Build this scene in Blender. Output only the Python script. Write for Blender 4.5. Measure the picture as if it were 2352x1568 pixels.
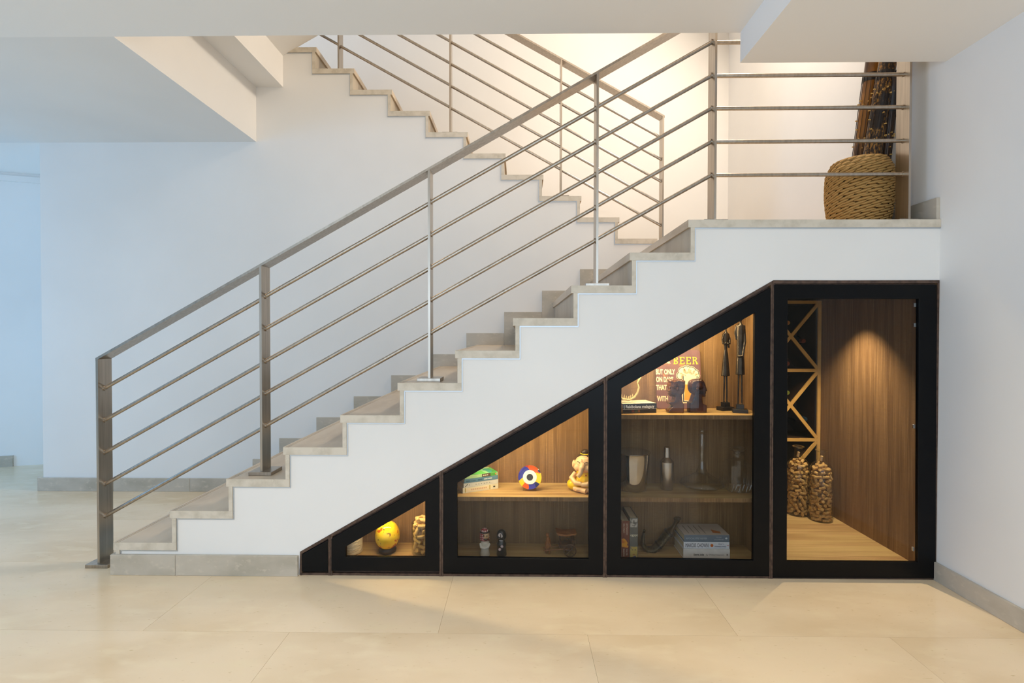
import bpy, bmesh, math, random
from mathutils import Vector, Matrix
random.seed(7)
for o in list(bpy.data.objects):
    bpy.data.objects.remove(o)
SC = bpy.context.scene
COL = SC.collection

# ------------------------------------------------------------------ camera
F, CX, CY, CZ = 1146.85, 2.1279, -2.589, 1.2613
YAW, PITCH, ROLL = 0.0127, -0.0133, 0.0011
_s, _c = math.sin(YAW), math.cos(YAW)
_fw, _rt, _up = Vector((-_s, _c, 0)), Vector((_c, _s, 0)), Vector((0, 0, 1))
FW = _fw * math.cos(PITCH) + _up * math.sin(PITCH)
_up = _up * math.cos(PITCH) - _fw * math.sin(PITCH)
RT = _rt * math.cos(ROLL) + _up * math.sin(ROLL)
UP = _up * math.cos(ROLL) - _rt * math.sin(ROLL)
CAM = Vector((CX, CY, CZ))
cd = bpy.data.cameras.new('camera')
cd.sensor_width = 36.0
cd.lens = F / 2352 * 36
cd.clip_start = 0.02
co = bpy.data.objects.new('camera', cd)
COL.objects.link(co)
co.matrix_world = Matrix(((RT.x, UP.x, -FW.x, CAM.x), (RT.y, UP.y, -FW.y, CAM.y), (RT.z, UP.z, -FW.z, CAM.z), (0, 0, 0, 1)))
SC.camera = co

def P(u, v, y):
    """photo pixel -> point on the frontal plane at depth y"""
    d = FW * F + RT * (u - 1176) - UP * (v - 784)
    return CAM + d * ((y - CAM.y) / d.y)

def PZ(u, v, z):
    """photo pixel -> point on the horizontal plane at height z"""
    d = FW * F + RT * (u - 1176) - UP * (v - 784)
    return CAM + d * ((z - CAM.z) / d.z)

def S(y):
    return (y - CY) / F

# ------------------------------------------------------------------ world, exposure, daylight
w = bpy.data.worlds.new('world')
SC.world = w
w.use_nodes = True
w.node_tree.nodes['Background'].inputs[0].default_value = (0.62, 0.76, 1.0, 1)
w.node_tree.nodes['Background'].inputs[1].default_value = 0.6
SC.view_settings.view_transform = 'Standard'
SC.view_settings.look = 'None'
SC.view_settings.gamma = 1
SC.view_settings.exposure = 0.22
SC.cycles.use_denoising = True
SC.cycles.max_bounces = 10
SC.cycles.diffuse_bounces = 6
SC.cycles.glossy_bounces = 4
SC.cycles.transparent_max_bounces = 16
SC.cycles.sample_clamp_indirect = 6
SC.cycles.caustics_reflective = False
SC.cycles.caustics_refractive = False

def area(name, loc, target, sx, sy, power, color):
    l = bpy.data.lights.new(name, 'AREA')
    l.shape = 'RECTANGLE'
    l.size, l.size_y, l.energy, l.color = sx, sy, power, color
    o = bpy.data.objects.new(name, l)
    COL.objects.link(o)
    o.location = loc
    o.rotation_euler = (Vector(target) - Vector(loc)).to_track_quat('-Z', 'Y').to_euler()
    return o

area('window_daylight', (-5.35, -0.6, 1.45), (0, -0.6, 1.35), 3.4, 2.3, 98, (0.16, 0.49, 1.0))
area('window_daylight', (1.9, -3.95, 1.45), (1.9, 0, 1.35), 5.2, 2.3, 63, (0.69, 0.86, 1.0))
area('window_daylight', (-3.6, 3.9, 1.5), (-3.6, 0, 1.5), 2.2, 2.2, 24, (0.32, 0.66, 1.0))
area('window_daylight', (-1.85, 1.3, 4.9), (3, 1.6, 4.3), 2.0, 1.5, 33, (0.66, 0.82, 1.0))

def point(name, loc, power, color, r=0.03, parent=None, spot=None, target=None, blend=0.6):
    l = bpy.data.lights.new(name, 'SPOT' if spot else 'POINT')
    l.energy, l.color, l.shadow_soft_size = power, color, r
    if spot:
        l.spot_size, l.spot_blend = math.radians(spot), blend
    o = bpy.data.objects.new(name, l)
    COL.objects.link(o)
    o.location = loc
    if target is not None:
        o.rotation_euler = (Vector(target) - Vector(loc)).to_track_quat('-Z', 'Y').to_euler()
    if parent:
        o.parent = parent
        o.matrix_parent_inverse = parent.matrix_world.inverted()
    return o

# ------------------------------------------------------------------ mesh helpers
class MB:
    def __init__(self):
        self.v, self.f = [], []
    def add(self, vs, fs):
        n = len(self.v)
        self.v += [tuple(p) for p in vs]
        self.f += [tuple(i + n for i in f) for f in fs]
        return self
    def box(self, x0, x1, y0, y1, z0, z1):
        return self.add([(x0, y0, z0), (x1, y0, z0), (x1, y1, z0), (x0, y1, z0), (x0, y0, z1), (x1, y0, z1), (x1, y1, z1), (x0, y1, z1)],
                        [(0, 3, 2, 1), (4, 5, 6, 7), (0, 1, 5, 4), (1, 2, 6, 5), (2, 3, 7, 6), (3, 0, 4, 7)])
    def prism(self, pts, a, b, axis='y'):
        n = len(pts)
        if axis == 'y':
            vs = [(p[0], a, p[1]) for p in pts] + [(p[0], b, p[1]) for p in pts]
        elif axis == 'z':
            vs = [(p[0], p[1], a) for p in pts] + [(p[0], p[1], b) for p in pts]
        else:
            vs = [(a, p[0], p[1]) for p in pts] + [(b, p[0], p[1]) for p in pts]
        fs = [tuple(range(n)), tuple(range(2 * n - 1, n - 1, -1))]
        fs += [(i, i + n, (i + 1) % n + n, (i + 1) % n) for i in range(n)]
        return self.add(vs, fs)
    def frame(self, outer, inner, a, b):
        n = len(outer)
        vs = [(p[0], a, p[1]) for p in outer] + [(p[0], a, p[1]) for p in inner] + [(p[0], b, p[1]) for p in outer] + [(p[0], b, p[1]) for p in inner]
        fs = []
        for i in range(n):
            j = (i + 1) % n
            fs += [(i, j, j + n, i + n), (i + 2 * n, i + 3 * n, j + 3 * n, j + 2 * n), (i, i + 2 * n, j + 2 * n, j), (i + n, j + n, j + 3 * n, i + 3 * n)]
        return self.add(vs, fs)
    def tube(self, path, r, n=10, caps=True, flat=1.0):
        path = [Vector(p) for p in path]
        rs = r if isinstance(r, (list, tuple)) else [r] * len(path)
        vs, fs = [], []
        ref = None
        for i, p in enumerate(path):
            t = (path[min(i + 1, len(path) - 1)] - path[max(i - 1, 0)]).normalized()
            if ref is None:
                ref = Vector((0, 0, 1)) if abs(t.z) < .8 else Vector((1, 0, 0))
            a = t.cross(ref).normalized()
            b = a.cross(t).normalized()
            ref = b
            for k in range(n):
                g = 2 * math.pi * k / n
                vs.append(p + a * (rs[i] * math.cos(g)) + b * (rs[i] * flat * math.sin(g)))
        m = len(path)
        for i in range(m - 1):
            for k in range(n):
                fs.append((i * n + k, i * n + (k + 1) % n, (i + 1) * n + (k + 1) % n, (i + 1) * n + k))
        if caps:
            fs += [tuple(range(n - 1, -1, -1)), tuple((m - 1) * n + k for k in range(n))]
        return self.add(vs, fs)
    def lathe(self, prof, c=(0, 0, 0), n=32, sx=1.0, sy=1.0):
        vs, fs = [], []
        for r, z in prof:
            for k in range(n):
                g = 2 * math.pi * k / n
                vs.append((c[0] + r * math.cos(g) * sx, c[1] + r * math.sin(g) * sy, c[2] + z))
        m = len(prof)
        for i in range(m - 1):
            for k in range(n):
                fs.append((i * n + k, i * n + (k + 1) % n, (i + 1) * n + (k + 1) % n, (i + 1) * n + k))
        if prof[0][0] > 1e-6:
            fs.append(tuple(range(n - 1, -1, -1)))
        if prof[-1][0] > 1e-6:
            fs.append(tuple((m - 1) * n + k for k in range(n)))
        return self.add(vs, fs)
    def ball(self, c, r, n=14):
        if not isinstance(r, (list, tuple)):
            r = (r, r, r)
        vs, fs = [], []
        m = n // 2 + 1
        for i in range(m + 1):
            th = math.pi * i / m
            for k in range(n):
                g = 2 * math.pi * k / n
                vs.append((c[0] + r[0] * math.sin(th) * math.cos(g), c[1] + r[1] * math.sin(th) * math.sin(g), c[2] - r[2] * math.cos(th)))
        for i in range(m):
            for k in range(n):
                fs.append((i * n + k, i * n + (k + 1) % n, (i + 1) * n + (k + 1) % n, (i + 1) * n + k))
        return self.add(vs, fs)
    def mesh(self, name, smooth=False, bevel=0, segs=1):
        me = bpy.data.meshes.new(name)
        me.from_pydata(self.v, [], self.f)
        bm = bmesh.new()
        bm.from_mesh(me)
        bmesh.ops.remove_doubles(bm, verts=bm.verts, dist=1e-6)
        bmesh.ops.recalc_face_normals(bm, faces=bm.faces)
        if bevel:
            bmesh.ops.bevel(bm, geom=list(bm.edges), offset=bevel, segments=segs, affect='EDGES', profile=0.5)
        bm.to_mesh(me)
        bm.free()
        if smooth:
            for p in me.polygons:
                p.use_smooth = True
            if smooth != 'all':
                me.set_sharp_from_angle(angle=math.radians(38))
        return me

def link(name, me, m, parent=None, loc=None, rot=None):
    o = bpy.data.objects.new(name, me)
    COL.objects.link(o)
    if m is not None and not me.materials:
        me.materials.append(m)
    if parent:
        o.parent = parent
    if loc is not None:
        o.location = loc
    if rot is not None:
        o.rotation_euler = rot
    return o

def put(name, mb, m, parent=None, smooth=False, bevel=0, segs=1, origin=None, loc=None, rot=None):
    """one mesh object; vertices given in the parent's frame"""
    if origin is not None:
        mb.v = [(a - origin[0], b - origin[1], c - origin[2]) for a, b, c in mb.v]
        loc = origin
    return link(name, mb.mesh(name, smooth, bevel, segs), m, parent, loc, rot)

def fuse(name, mb, m, parent=None, voxel=0.003, sm=4, loc=None, rot=None):
    """several overlapping lumps grown into one continuous skin"""
    o = bpy.data.objects.new('tmp', mb.mesh('tmp'))
    COL.objects.link(o)
    a = o.modifiers.new('a', 'REMESH')
    a.mode = 'VOXEL'
    a.voxel_size = voxel
    b = o.modifiers.new('b', 'SMOOTH')
    b.iterations = sm
    dg = bpy.context.evaluated_depsgraph_get()
    me = bpy.data.meshes.new_from_object(o.evaluated_get(dg))
    bpy.data.objects.remove(o)
    for p in me.polygons:
        p.use_smooth = True
    me.name = name
    return link(name, me, m, parent, loc, rot)

def text(name, s, size, m, parent, loc, rot, extrude=0.0006, offset=0.0, sx=1.0, align='LEFT', shear=0.0):
    cu = bpy.data.curves.new(name, 'FONT')
    cu.body, cu.size, cu.extrude, cu.offset, cu.shear = s, size, extrude, offset, shear
    cu.align_x = align
    cu.align_y = 'BOTTOM_BASELINE'
    cu.resolution_u = 3
    o = bpy.data.objects.new('tmp', cu)
    COL.objects.link(o)
    dg = bpy.context.evaluated_depsgraph_get()
    me = bpy.data.meshes.new_from_object(o.evaluated_get(dg))
    bpy.data.objects.remove(o)
    if sx != 1.0:
        for v in me.vertices:
            v.co.x *= sx
    me.materials.clear()
    return link(name, me, m, parent, loc, rot)

def tag(o, label=None, cat=None, group=None, kind=None):
    if label: o['label'] = label
    if cat: o['category'] = cat
    if group: o['group'] = group
    if kind: o['kind'] = kind
    return o

def thing(name, loc, label, cat, group=None, rz=0.0):
    o = bpy.data.objects.new(name, None)
    o.empty_display_size = 0.05
    COL.objects.link(o)
    o.location = loc
    o.rotation_euler = (0, 0, rz)
    return tag(o, label, cat, group)

def struct(name, mb, m, parent=None, **k):
    o = put(name, mb, m, parent, **k)
    if not parent:
        o['kind'] = 'structure'
    return o

def struct_root(name):
    o = bpy.data.objects.new(name, None)
    COL.objects.link(o)
    o['kind'] = 'structure'
    return o

# ------------------------------------------------------------------ materials
def lin(c):
    return tuple(((x / 255) / 12.92 if x / 255 <= .04045 else ((x / 255 + .055) / 1.055) ** 2.4) for x in c) + (1,)

def mat(name, rgb, rough=0.5, metal=0.0, spec=0.5, noise=None, bump=None, coat=0.0):
    """noise = (rgb2, scale xyz, detail, lo, hi); bump = (scale xyz, strength, distance)"""
    m = bpy.data.materials.new(name)
    m.use_nodes = True
    nt = m.node_tree
    b = nt.nodes['Principled BSDF']
    b.inputs['Base Color'].default_value = lin(rgb)
    b.inputs['Roughness'].default_value = rough
    b.inputs['Metallic'].default_value = metal
    b.inputs['Specular IOR Level'].default_value = spec
    b.inputs['Coat Weight'].default_value = coat
    tc = nt.nodes.new('ShaderNodeTexCoord')
    def tex(scale, detail=4, rnd=False):
        mp = nt.nodes.new('ShaderNodeMapping')
        mp.inputs['Scale'].default_value = scale
        nt.links.new(tc.outputs['Object'], mp.inputs['Vector'])
        if rnd:
            oi = nt.nodes.new('ShaderNodeObjectInfo')
            vm = nt.nodes.new('ShaderNodeVectorMath')
            vm.operation = 'SCALE'
            vm.inputs[0].default_value = (37, 53, 71)
            nt.links.new(oi.outputs['Random'], vm.inputs['Scale'])
            nt.links.new(vm.outputs[0], mp.inputs['Location'])
        n = nt.nodes.new('ShaderNodeTexNoise')
        n.inputs['Scale'].default_value = 1
        n.inputs['Detail'].default_value = detail
        nt.links.new(mp.outputs[0], n.inputs['Vector'])
        return n
    m['tex'] = 0
    if noise:
        layers = noise if isinstance(noise, list) else [noise]
        prev = None
        for (rgb2, sc, det, lo, hi) in layers:
            n = tex(sc, det, True)
            r = nt.nodes.new('ShaderNodeMapRange')
            r.inputs['From Min'].default_value = lo
            r.inputs['From Max'].default_value = hi
            nt.links.new(n.outputs['Fac'], r.inputs['Value'])
            mx = nt.nodes.new('ShaderNodeMix')
            mx.data_type = 'RGBA'
            nt.links.new(r.outputs[0], mx.inputs['Factor'])
            if prev is None:
                mx.inputs['A'].default_value = lin(rgb)
            else:
                nt.links.new(prev, mx.inputs['A'])
            mx.inputs['B'].default_value = lin(rgb2)
            prev = mx.outputs['Result']
        nt.links.new(prev, b.inputs['Base Color'])
    if bump:
        n = tex(bump[0], 5)
        bp = nt.nodes.new('ShaderNodeBump')
        bp.inputs['Strength'].default_value = bump[1]
        bp.inputs['Distance'].default_value = bump[2]
        nt.links.new(n.outputs['Fac'], bp.inputs['Height'])
        nt.links.new(bp.outputs[0], b.inputs['Normal'])
    del m['tex']
    return m

def glass(name, tint=(0.96, 0.97, 0.96), base=.03, gain=.6, rough=0.0):
    m = bpy.data.materials.new(name)
    m.use_nodes = True
    nt = m.node_tree
    nt.nodes.remove(nt.nodes['Principled BSDF'])
    out = nt.nodes['Material Output']
    t = nt.nodes.new('ShaderNodeBsdfTransparent')
    t.inputs[0].default_value = tint + (1,)
    g = nt.nodes.new('ShaderNodeBsdfGlossy')
    g.inputs['Roughness'].default_value = rough
    lw_ = nt.nodes.new('ShaderNodeLayerWeight')
    lw_.inputs['Blend'].default_value = 0.5
    po = nt.nodes.new('ShaderNodeMath')
    po.operation = 'POWER'
    po.inputs[1].default_value = 4.0
    nt.links.new(lw_.outputs['Facing'], po.inputs[0])
    mu = nt.nodes.new('ShaderNodeMath')
    mu.operation = 'MULTIPLY_ADD'
    mu.use_clamp = True
    mu.inputs[1].default_value = gain
    mu.inputs[2].default_value = base
    nt.links.new(po.outputs[0], mu.inputs[0])
    mx = nt.nodes.new('ShaderNodeMixShader')
    nt.links.new(mu.outputs[0], mx.inputs[0])
    nt.links.new(t.outputs[0], mx.inputs[1])
    nt.links.new(g.outputs[0], mx.inputs[2])
    nt.links.new(mx.outputs[0], out.inputs['Surface'])
    return m

def patch_mat(name, cols, scale, rough=0.35, metric='F1'):
    """printed patchwork: voronoi cells coloured from a list"""
    m = bpy.data.materials.new(name)
    m.use_nodes = True
    nt = m.node_tree
    b = nt.nodes['Principled BSDF']
    b.inputs['Roughness'].default_value = rough
    tc = nt.nodes.new('ShaderNodeTexCoord')
    vo = nt.nodes.new('ShaderNodeTexVoronoi')
    vo.inputs['Scale'].default_value = scale
    nt.links.new(tc.outputs['Object'], vo.inputs['Vector'])
    sp = nt.nodes.new('ShaderNodeSeparateColor')
    nt.links.new(vo.outputs['Color'], sp.inputs[0])
    cr = nt.nodes.new('ShaderNodeValToRGB')
    cr.color_ramp.interpolation = 'CONSTANT'
    els = cr.color_ramp.elements
    while len(els) < len(cols):
        els.new(0.5)
    for i, c in enumerate(cols):
        els[i].position = i / len(cols)
        els[i].color = lin(c)
    nt.links.new(sp.outputs[0], cr.inputs[0])
    nt.links.new(cr.outputs[0], b.inputs['Base Color'])
    return m

M = {}
M['paint'] = mat('wall_paint', (236, 233, 229), 0.75, spec=0.25, noise=((230, 227, 223), (1.2, 1.2, 1.2), 3, .35, .7), bump=((160, 160, 160), .04, .002))
M['ceil'] = mat('ceiling_paint', (244, 240, 235), 0.8, spec=0.2, bump=((140, 140, 140), .03, .002))
M['marble'] = mat('floor_marble', (232, 210, 178), 0.16, spec=0.36,
                  noise=[((215, 190, 154), (1.3, 2.6, 1), 6, .40, .72), ((232, 212, 178), (6, 14, 4), 8, .52, .74), ((204, 178, 138), (34, 90, 20), 4, .66, .80)])
M['grout'] = mat('grout', (216, 196, 164), 0.8)
M['stone'] = mat('stone_edge', (214, 203, 186), 0.55, spec=0.35,
                 noise=[((195, 184, 166), (18, 18, 18), 6, .42, .68), ((214, 203, 185), (50, 50, 50), 5, .56, .75)], bump=((180, 180, 180), .12, .002))
M['stone_top'] = mat('stone_tread', (204, 186, 162), 0.3, spec=0.45,
                     noise=[((182, 162, 138), (6, 1.6, 6), 6, .42, .70), ((206, 188, 164), (30, 9, 30), 5, .55, .75)])
M['riser'] = mat('stone_riser', (186, 174, 155), 0.4, spec=0.4, noise=((168, 155, 136), (9, 9, 4), 6, .42, .7))
M['baseb'] = mat('stone_baseboard', (192, 182, 167), 0.45, spec=0.4,
                 noise=[((174, 165, 149), (5, 5, 9), 6, .42, .68), ((204, 193, 176), (26, 26, 40), 5, .56, .76)])
M['steel'] = mat('brushed_steel', (188, 178, 166), 0.3, 1.0, noise=((168, 158, 146), (70, 70, 3), 4, .35, .7))
M['trim'] = mat('aluminium_trim', (200, 205, 210), 0.45, 1.0)
M['wood'] = mat('laminate_vertical', (140, 108, 72), 0.5, spec=0.3,
                noise=[((108, 80, 51), (26, 26, 1.2), 5, .38, .66), ((160, 127, 86), (140, 140, 3), 4, .52, .74), ((122, 93, 61), (30, 30, 700), 2, .50, .72)])
M['wood_h'] = mat('laminate_horizontal', (192, 164, 110), 0.5, spec=0.3,
                  noise=[((160, 124, 82), (1.2, 26, 26), 5, .38, .66), ((208, 172, 124), (3, 140, 140), 4, .52, .74)])
M['wood_dark'] = mat('laminate_edge', (92, 72, 60), 0.55, spec=0.3, noise=((66, 50, 42), (40, 40, 40), 4, .4, .66))
M['rack'] = mat('rack_wood', (216, 172, 98), 0.5, spec=0.3, noise=((198, 152, 80), (9, 9, 9), 4, .4, .7))
M['black'] = mat('black_lacquer', (15, 15, 16), 0.3, spec=0.14, noise=((13, 13, 14), (12, 12, 12), 3, .4, .7))
M['glass'] = glass('door_glass', (0.85, 0.85, 0.84), .017, .5)
M['glass_b'] = glass('bottle_glass', (0.96, 0.97, 0.92), .05, .9)
M['glass_c'] = glass('crystal_glass', (0.99, 0.993, 0.995), .07, .6)
M['glass_cut'] = glass('cut_crystal', (0.97, 0.98, 0.99), .22, .9, .06)
M['lamp'] = mat('lamp_ring', (210, 206, 200), 0.3, 1.0)
em = bpy.data.materials.new('lamp_glow')
em.use_nodes = True
em.node_tree.nodes['Principled BSDF'].inputs['Emission Color'].default_value = (1, .74, .42, 1)
em.node_tree.nodes['Principled BSDF'].inputs['Emission Strength'].default_value = 3
M['glow'] = em

# ------------------------------------------------------------------ stair numbers (metres)
T, R, W = 0.30, 0.1685, 1.3837
X2, XR, ZC, XO, YO, ZB = 3.225, 4.2842, 2.7958, 0.0388, -0.02, 2.6433
XL, YF, ZL = -1.7091, 2.60, 11 * 0.1685
ZTOP = 5.9
TT, RT_, OV = 0.04, 0.022, 0.012

# ------------------------------------------------------------------ the setting
floor = struct('floor', MB().box(-7, 8, -7, 5, -0.12, -0.003), M['grout'])
pitch_x, pitch_y, gap = 1.26, 0.63, 0.0010
tile_me = MB().box(gap / 2, pitch_x - gap / 2, gap / 2, pitch_y - gap / 2, -0.02, 0).mesh('floor_tile')
tile_me.materials.append(M['marble'])
for j in range(-9, 7):
    y0 = -0.50 + j * pitch_y
    off = 3.05 if j % 2 == 0 else 2.42
    for i in range(-7, 4):
        x0 = off + i * pitch_x
        link('floor_tile', tile_me, None, floor, (x0, y0, 0))

# stair side wall under the lower flight
def Lcut(u):
    return 1266 + (u - 690) * (643 - 1266) / (1777 - 690)
def xz(u, v, y=0.0):
    p = P(u, v, y)
    return (p.x, p.z)
pts = [(0.028, 0.0)]
for k in range(1, 12):
    x = (k - 1) * T + OV + RT_ + .005
    pts += [(x, max(0, (k - 1) * R - TT - .006) if k > 1 else 0.0), (x, k * R - TT - .006)]
pts = pts[1:]
pts += [(XR, 11 * R - TT - .006), (XR, 0)]
xr_open = xz(2153, 645)[0]
pts += [(xr_open, 0), xz(2153, 644.5), xz(1777, 643), xz(689, Lcut(689)), (xz(687, 1268)[0], 0)]
struct('wall_front', MB().prism(pts, 0.0, 0.05), M['paint'])

# white wall behind the lower flight, carrying the upper flight
pts = [(XL, 0), (X2 - .04, 0)]
for j in range(10):
    pts += [(X2 - j * T - OV - RT_ - .005, (12 + j) * R - TT - .006)]
    pts += [(X2 - (j + 1) * T - OV - RT_ - .005, (12 + j) * R - TT - .006)]
pts += [(pts[-1][0], 4.2), (XL, 4.2)]
struct('wall_back', MB().prism(pts, W, W + .1), M['paint'])
struct('wall_return', MB().box(XL, XL + .1, W + .1, 4.1, 0, ZC + .3), M['paint'])
struct('wall_far', MB().box(XL + .1, XR + .15, YF, YF + .15, 0, ZTOP), M['paint'])
struct('wall_right', MB().box(XR, XR + .15, -1.05, YF, 0, ZTOP), M['paint'])
struct('wall_right_side', MB().box(XR + .15, 7.2, -1.05, -0.9, 0, 3.1), M['paint'])
struct('wall_east', MB().box(7.0, 7.15, -4.2, -1.05, 0, 3.1), M['paint'])
# window walls out of view
mb = MB().box(-5.6, -5.45, -4.2, -2.4, 0, 3.1).box(-5.6, -5.45, 1.2, 4.2, 0, 3.1).box(-5.6, -5.45, -2.4, 1.2, 0, .25).box(-5.6, -5.45, -2.4, 1.2, 2.65, 3.1)
struct('wall_left', mb, M['paint'])
mb = MB().box(-5.6, -.8, -4.2, -4.05, 0, 3.1).box(4.6, 7.15, -4.2, -4.05, 0, 3.1).box(-.8, 4.6, -4.2, -4.05, 0, .25).box(-.8, 4.6, -4.2, -4.05, 2.65, 3.1)
struct('wall_rear', mb, M['paint'])
for n, (a, b, ax) in enumerate([(-2.4, 1.2, 'x'), (-.8, 4.6, 'y')]):
    mb = MB()
    for t in (a, (a + b) / 2 - .03, b - .06):
        if ax == 'x':
            mb.box(-5.56, -5.49, t, t + .06, .25, 2.65)
        else:
            mb.box(t, t + .06, -4.16, -4.09, .25, 2.65)
    struct('window_%d' % (n + 1), mb, M['black'])
# oblique wall beyond the corner on the left
a, b = PZ(-60, 1076, 0), PZ(130, 1064, 0)
d = (b - a).normalized()
a2, b2 = a - d * 3.0, b + d * 0.3
nrm = Vector((-d.y, d.x, 0))
def slab(p, q, th, z0, z1):
    r, s_ = q + nrm * th, p + nrm * th
    return MB().prism([(p.x, p.y), (q.x, q.y), (r.x, r.y), (s_.x, s_.y)], z0, z1, 'z')
struct('wall_left_far', slab(a2, b2, .12, 0, 3.0), M['paint'])
bl = struct_root('baseboard_left')
for i in range(5):
    p, q = a2 + d * (i * .66), a2 + d * (i * .66 + .657)
    put('baseboard_tile', slab(p - nrm * .015, q - nrm * .015, .02, 0, .105), M['baseb'], bl)
struct('trim_1', slab(a2 - nrm * .02, b2 - nrm * .02, .03, ZC - .085, ZC - .03), M['paint'])

# ceilings
xb = P(1700, 146, YO).x
x650 = P(650, 200, W).x
z650, zsl = P(650, 128, W).z, P(650, 200, W).z
ceil = struct('ceiling', MB().box(-5.6, xb, -4.2, YO, ZC, 3.1), M['ceil'])
struct('ceiling_panel', MB().box(-5.6, XO, YO, W, ZC, 3.9), M['paint'], ceil)
struct('ceiling_panel', MB().box(-5.6, XL, W, 4.2, ZC, 3.1), M['ceil'], ceil)
struct('bulkhead', MB().box(xb, 7.15, -4.2, YO, ZB, 3.1), M['ceil'], ceil)
struct('slab_soffit', MB().box(XO, x650, YO, W, zsl, 3.9), M['paint'], ceil)
xe = 3.3
ze = z650 + (xe - x650) * R / T
struct('flight_soffit', MB().prism([(x650, z650), (xe, ze), (xe, ze + .3), (x650, z650 + .45)], YO, W), M['paint'], ceil)
struct('wall_well_front', MB().box(XO - .2, XR + .15, YO - .15, YO - .001, 3.1, ZTOP), M['paint'])
struct('wall_well_left', MB().box(-2.1, -1.95, YO, YF + .15, 3.9, ZTOP), M['paint'])
struct('ceiling_well', MB().box(-2.1, XR + .15, YO - .15, YF + .15, ZTOP, ZTOP + .1), M['ceil'])
well = area('ceiling_lamp', (3.75, 1.0, 4.55), (1.7, 1.2, 2.3), .7, .7, 84, (1.0, .87, .71))
cl = thing('ceiling_pendant', (3.75, 1.0, 4.62), 'square warm ceiling lamp high above the landing', 'lamp')
put('housing', MB().box(-.4, .4, -.4, .4, 0, .05), M['lamp'], cl)
put('rod', MB().tube([(0, 0, .05), (0, 0, ZTOP - 4.62)], .012), M['lamp'], cl)

# made-up downlights added out of view in the ceiling to brighten floor and walls
for x, y_, pw, lb in ((-1.2, -1.5, 48, 'added fill downlight left of the first newel post'),
                      (.7, -1.5, 56, 'added fill downlight above the middle of the room'), (2.5, -1.5, 58, 'added fill downlight nearest the lowered bulkhead'),
                      (3.7, -1.75, 30, 'added fill downlight in the lowered bulkhead by the right wall')):
    zc = ZC if x < xb else ZB
    dlr = thing('added_downlight', (x, y_, zc), lb, 'lamp', 'added ceiling downlights')
    put('trim_ring', MB().lathe([(.05, 0), (.06, -.004), (.06, 0), (.05, 0)], n=24), M['lamp'], dlr, smooth=True)
    put('lens', MB().lathe([(0, -.001), (.048, -.001), (.048, 0), (0, 0)], n=24), M['glow'], dlr)
    point('added_fill_beam', (x, y_, zc - .03), pw, (1.0, .89, .74), .05, None, 96, (x, y_, 0), 1.0)

# baseboards
bf = struct_root('baseboard_front')
xs = [xz(258, 1300)[0], xz(407, 1300)[0], xz(686.6, 1300)[0]]
for p, q in zip(xs, xs[1:]):
    put('baseboard_tile', MB().box(p + .0006, q - .0006, -.016, 0.0, 0, .107), M['baseb'], bf, bevel=.0015)
put('baseboard_tile', MB().box(xs[0], 0.03, 0.0, W - .02, 0, .107), M['baseb'], bf)
bb = struct_root('baseboard_back')
xa = P(85, 1110, W - .016).x
for i in range(4):
    p = xa + i * .62
    put('baseboard_tile', MB().box(p + .0006, min(p + .6194, .8), W - .016, W, 0, .107), M['baseb'], bb, bevel=.0015)
put('baseboard_tile', MB().box(XL - .016, XL, W, 3.9, 0, .107), M['baseb'], bb)
br = struct_root('baseboard_right')
for i in range(2):
    put('baseboard_tile', MB().box(XR - .014, XR, -1.05 + i * .525 + .0006, -1.05 + (i + 1) * .525 - .0006 - (.002 if i else 0), 0, .095), M['baseb'], br, bevel=.0015)
bl2 = struct_root('baseboard_landing')
for i in range(4):
    put('baseboard_tile', MB().box(XR - .018, XR, .0 + i * .65 + .0006, (i + 1) * .65 - .0006, ZL, ZL + .113), M['baseb'], bl2, bevel=.0015)
put('baseboard_tile', MB().box(X2 + .02, XR - .02, YF - .015, YF, ZL, ZL + .113), M['baseb'], bl2)

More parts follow.
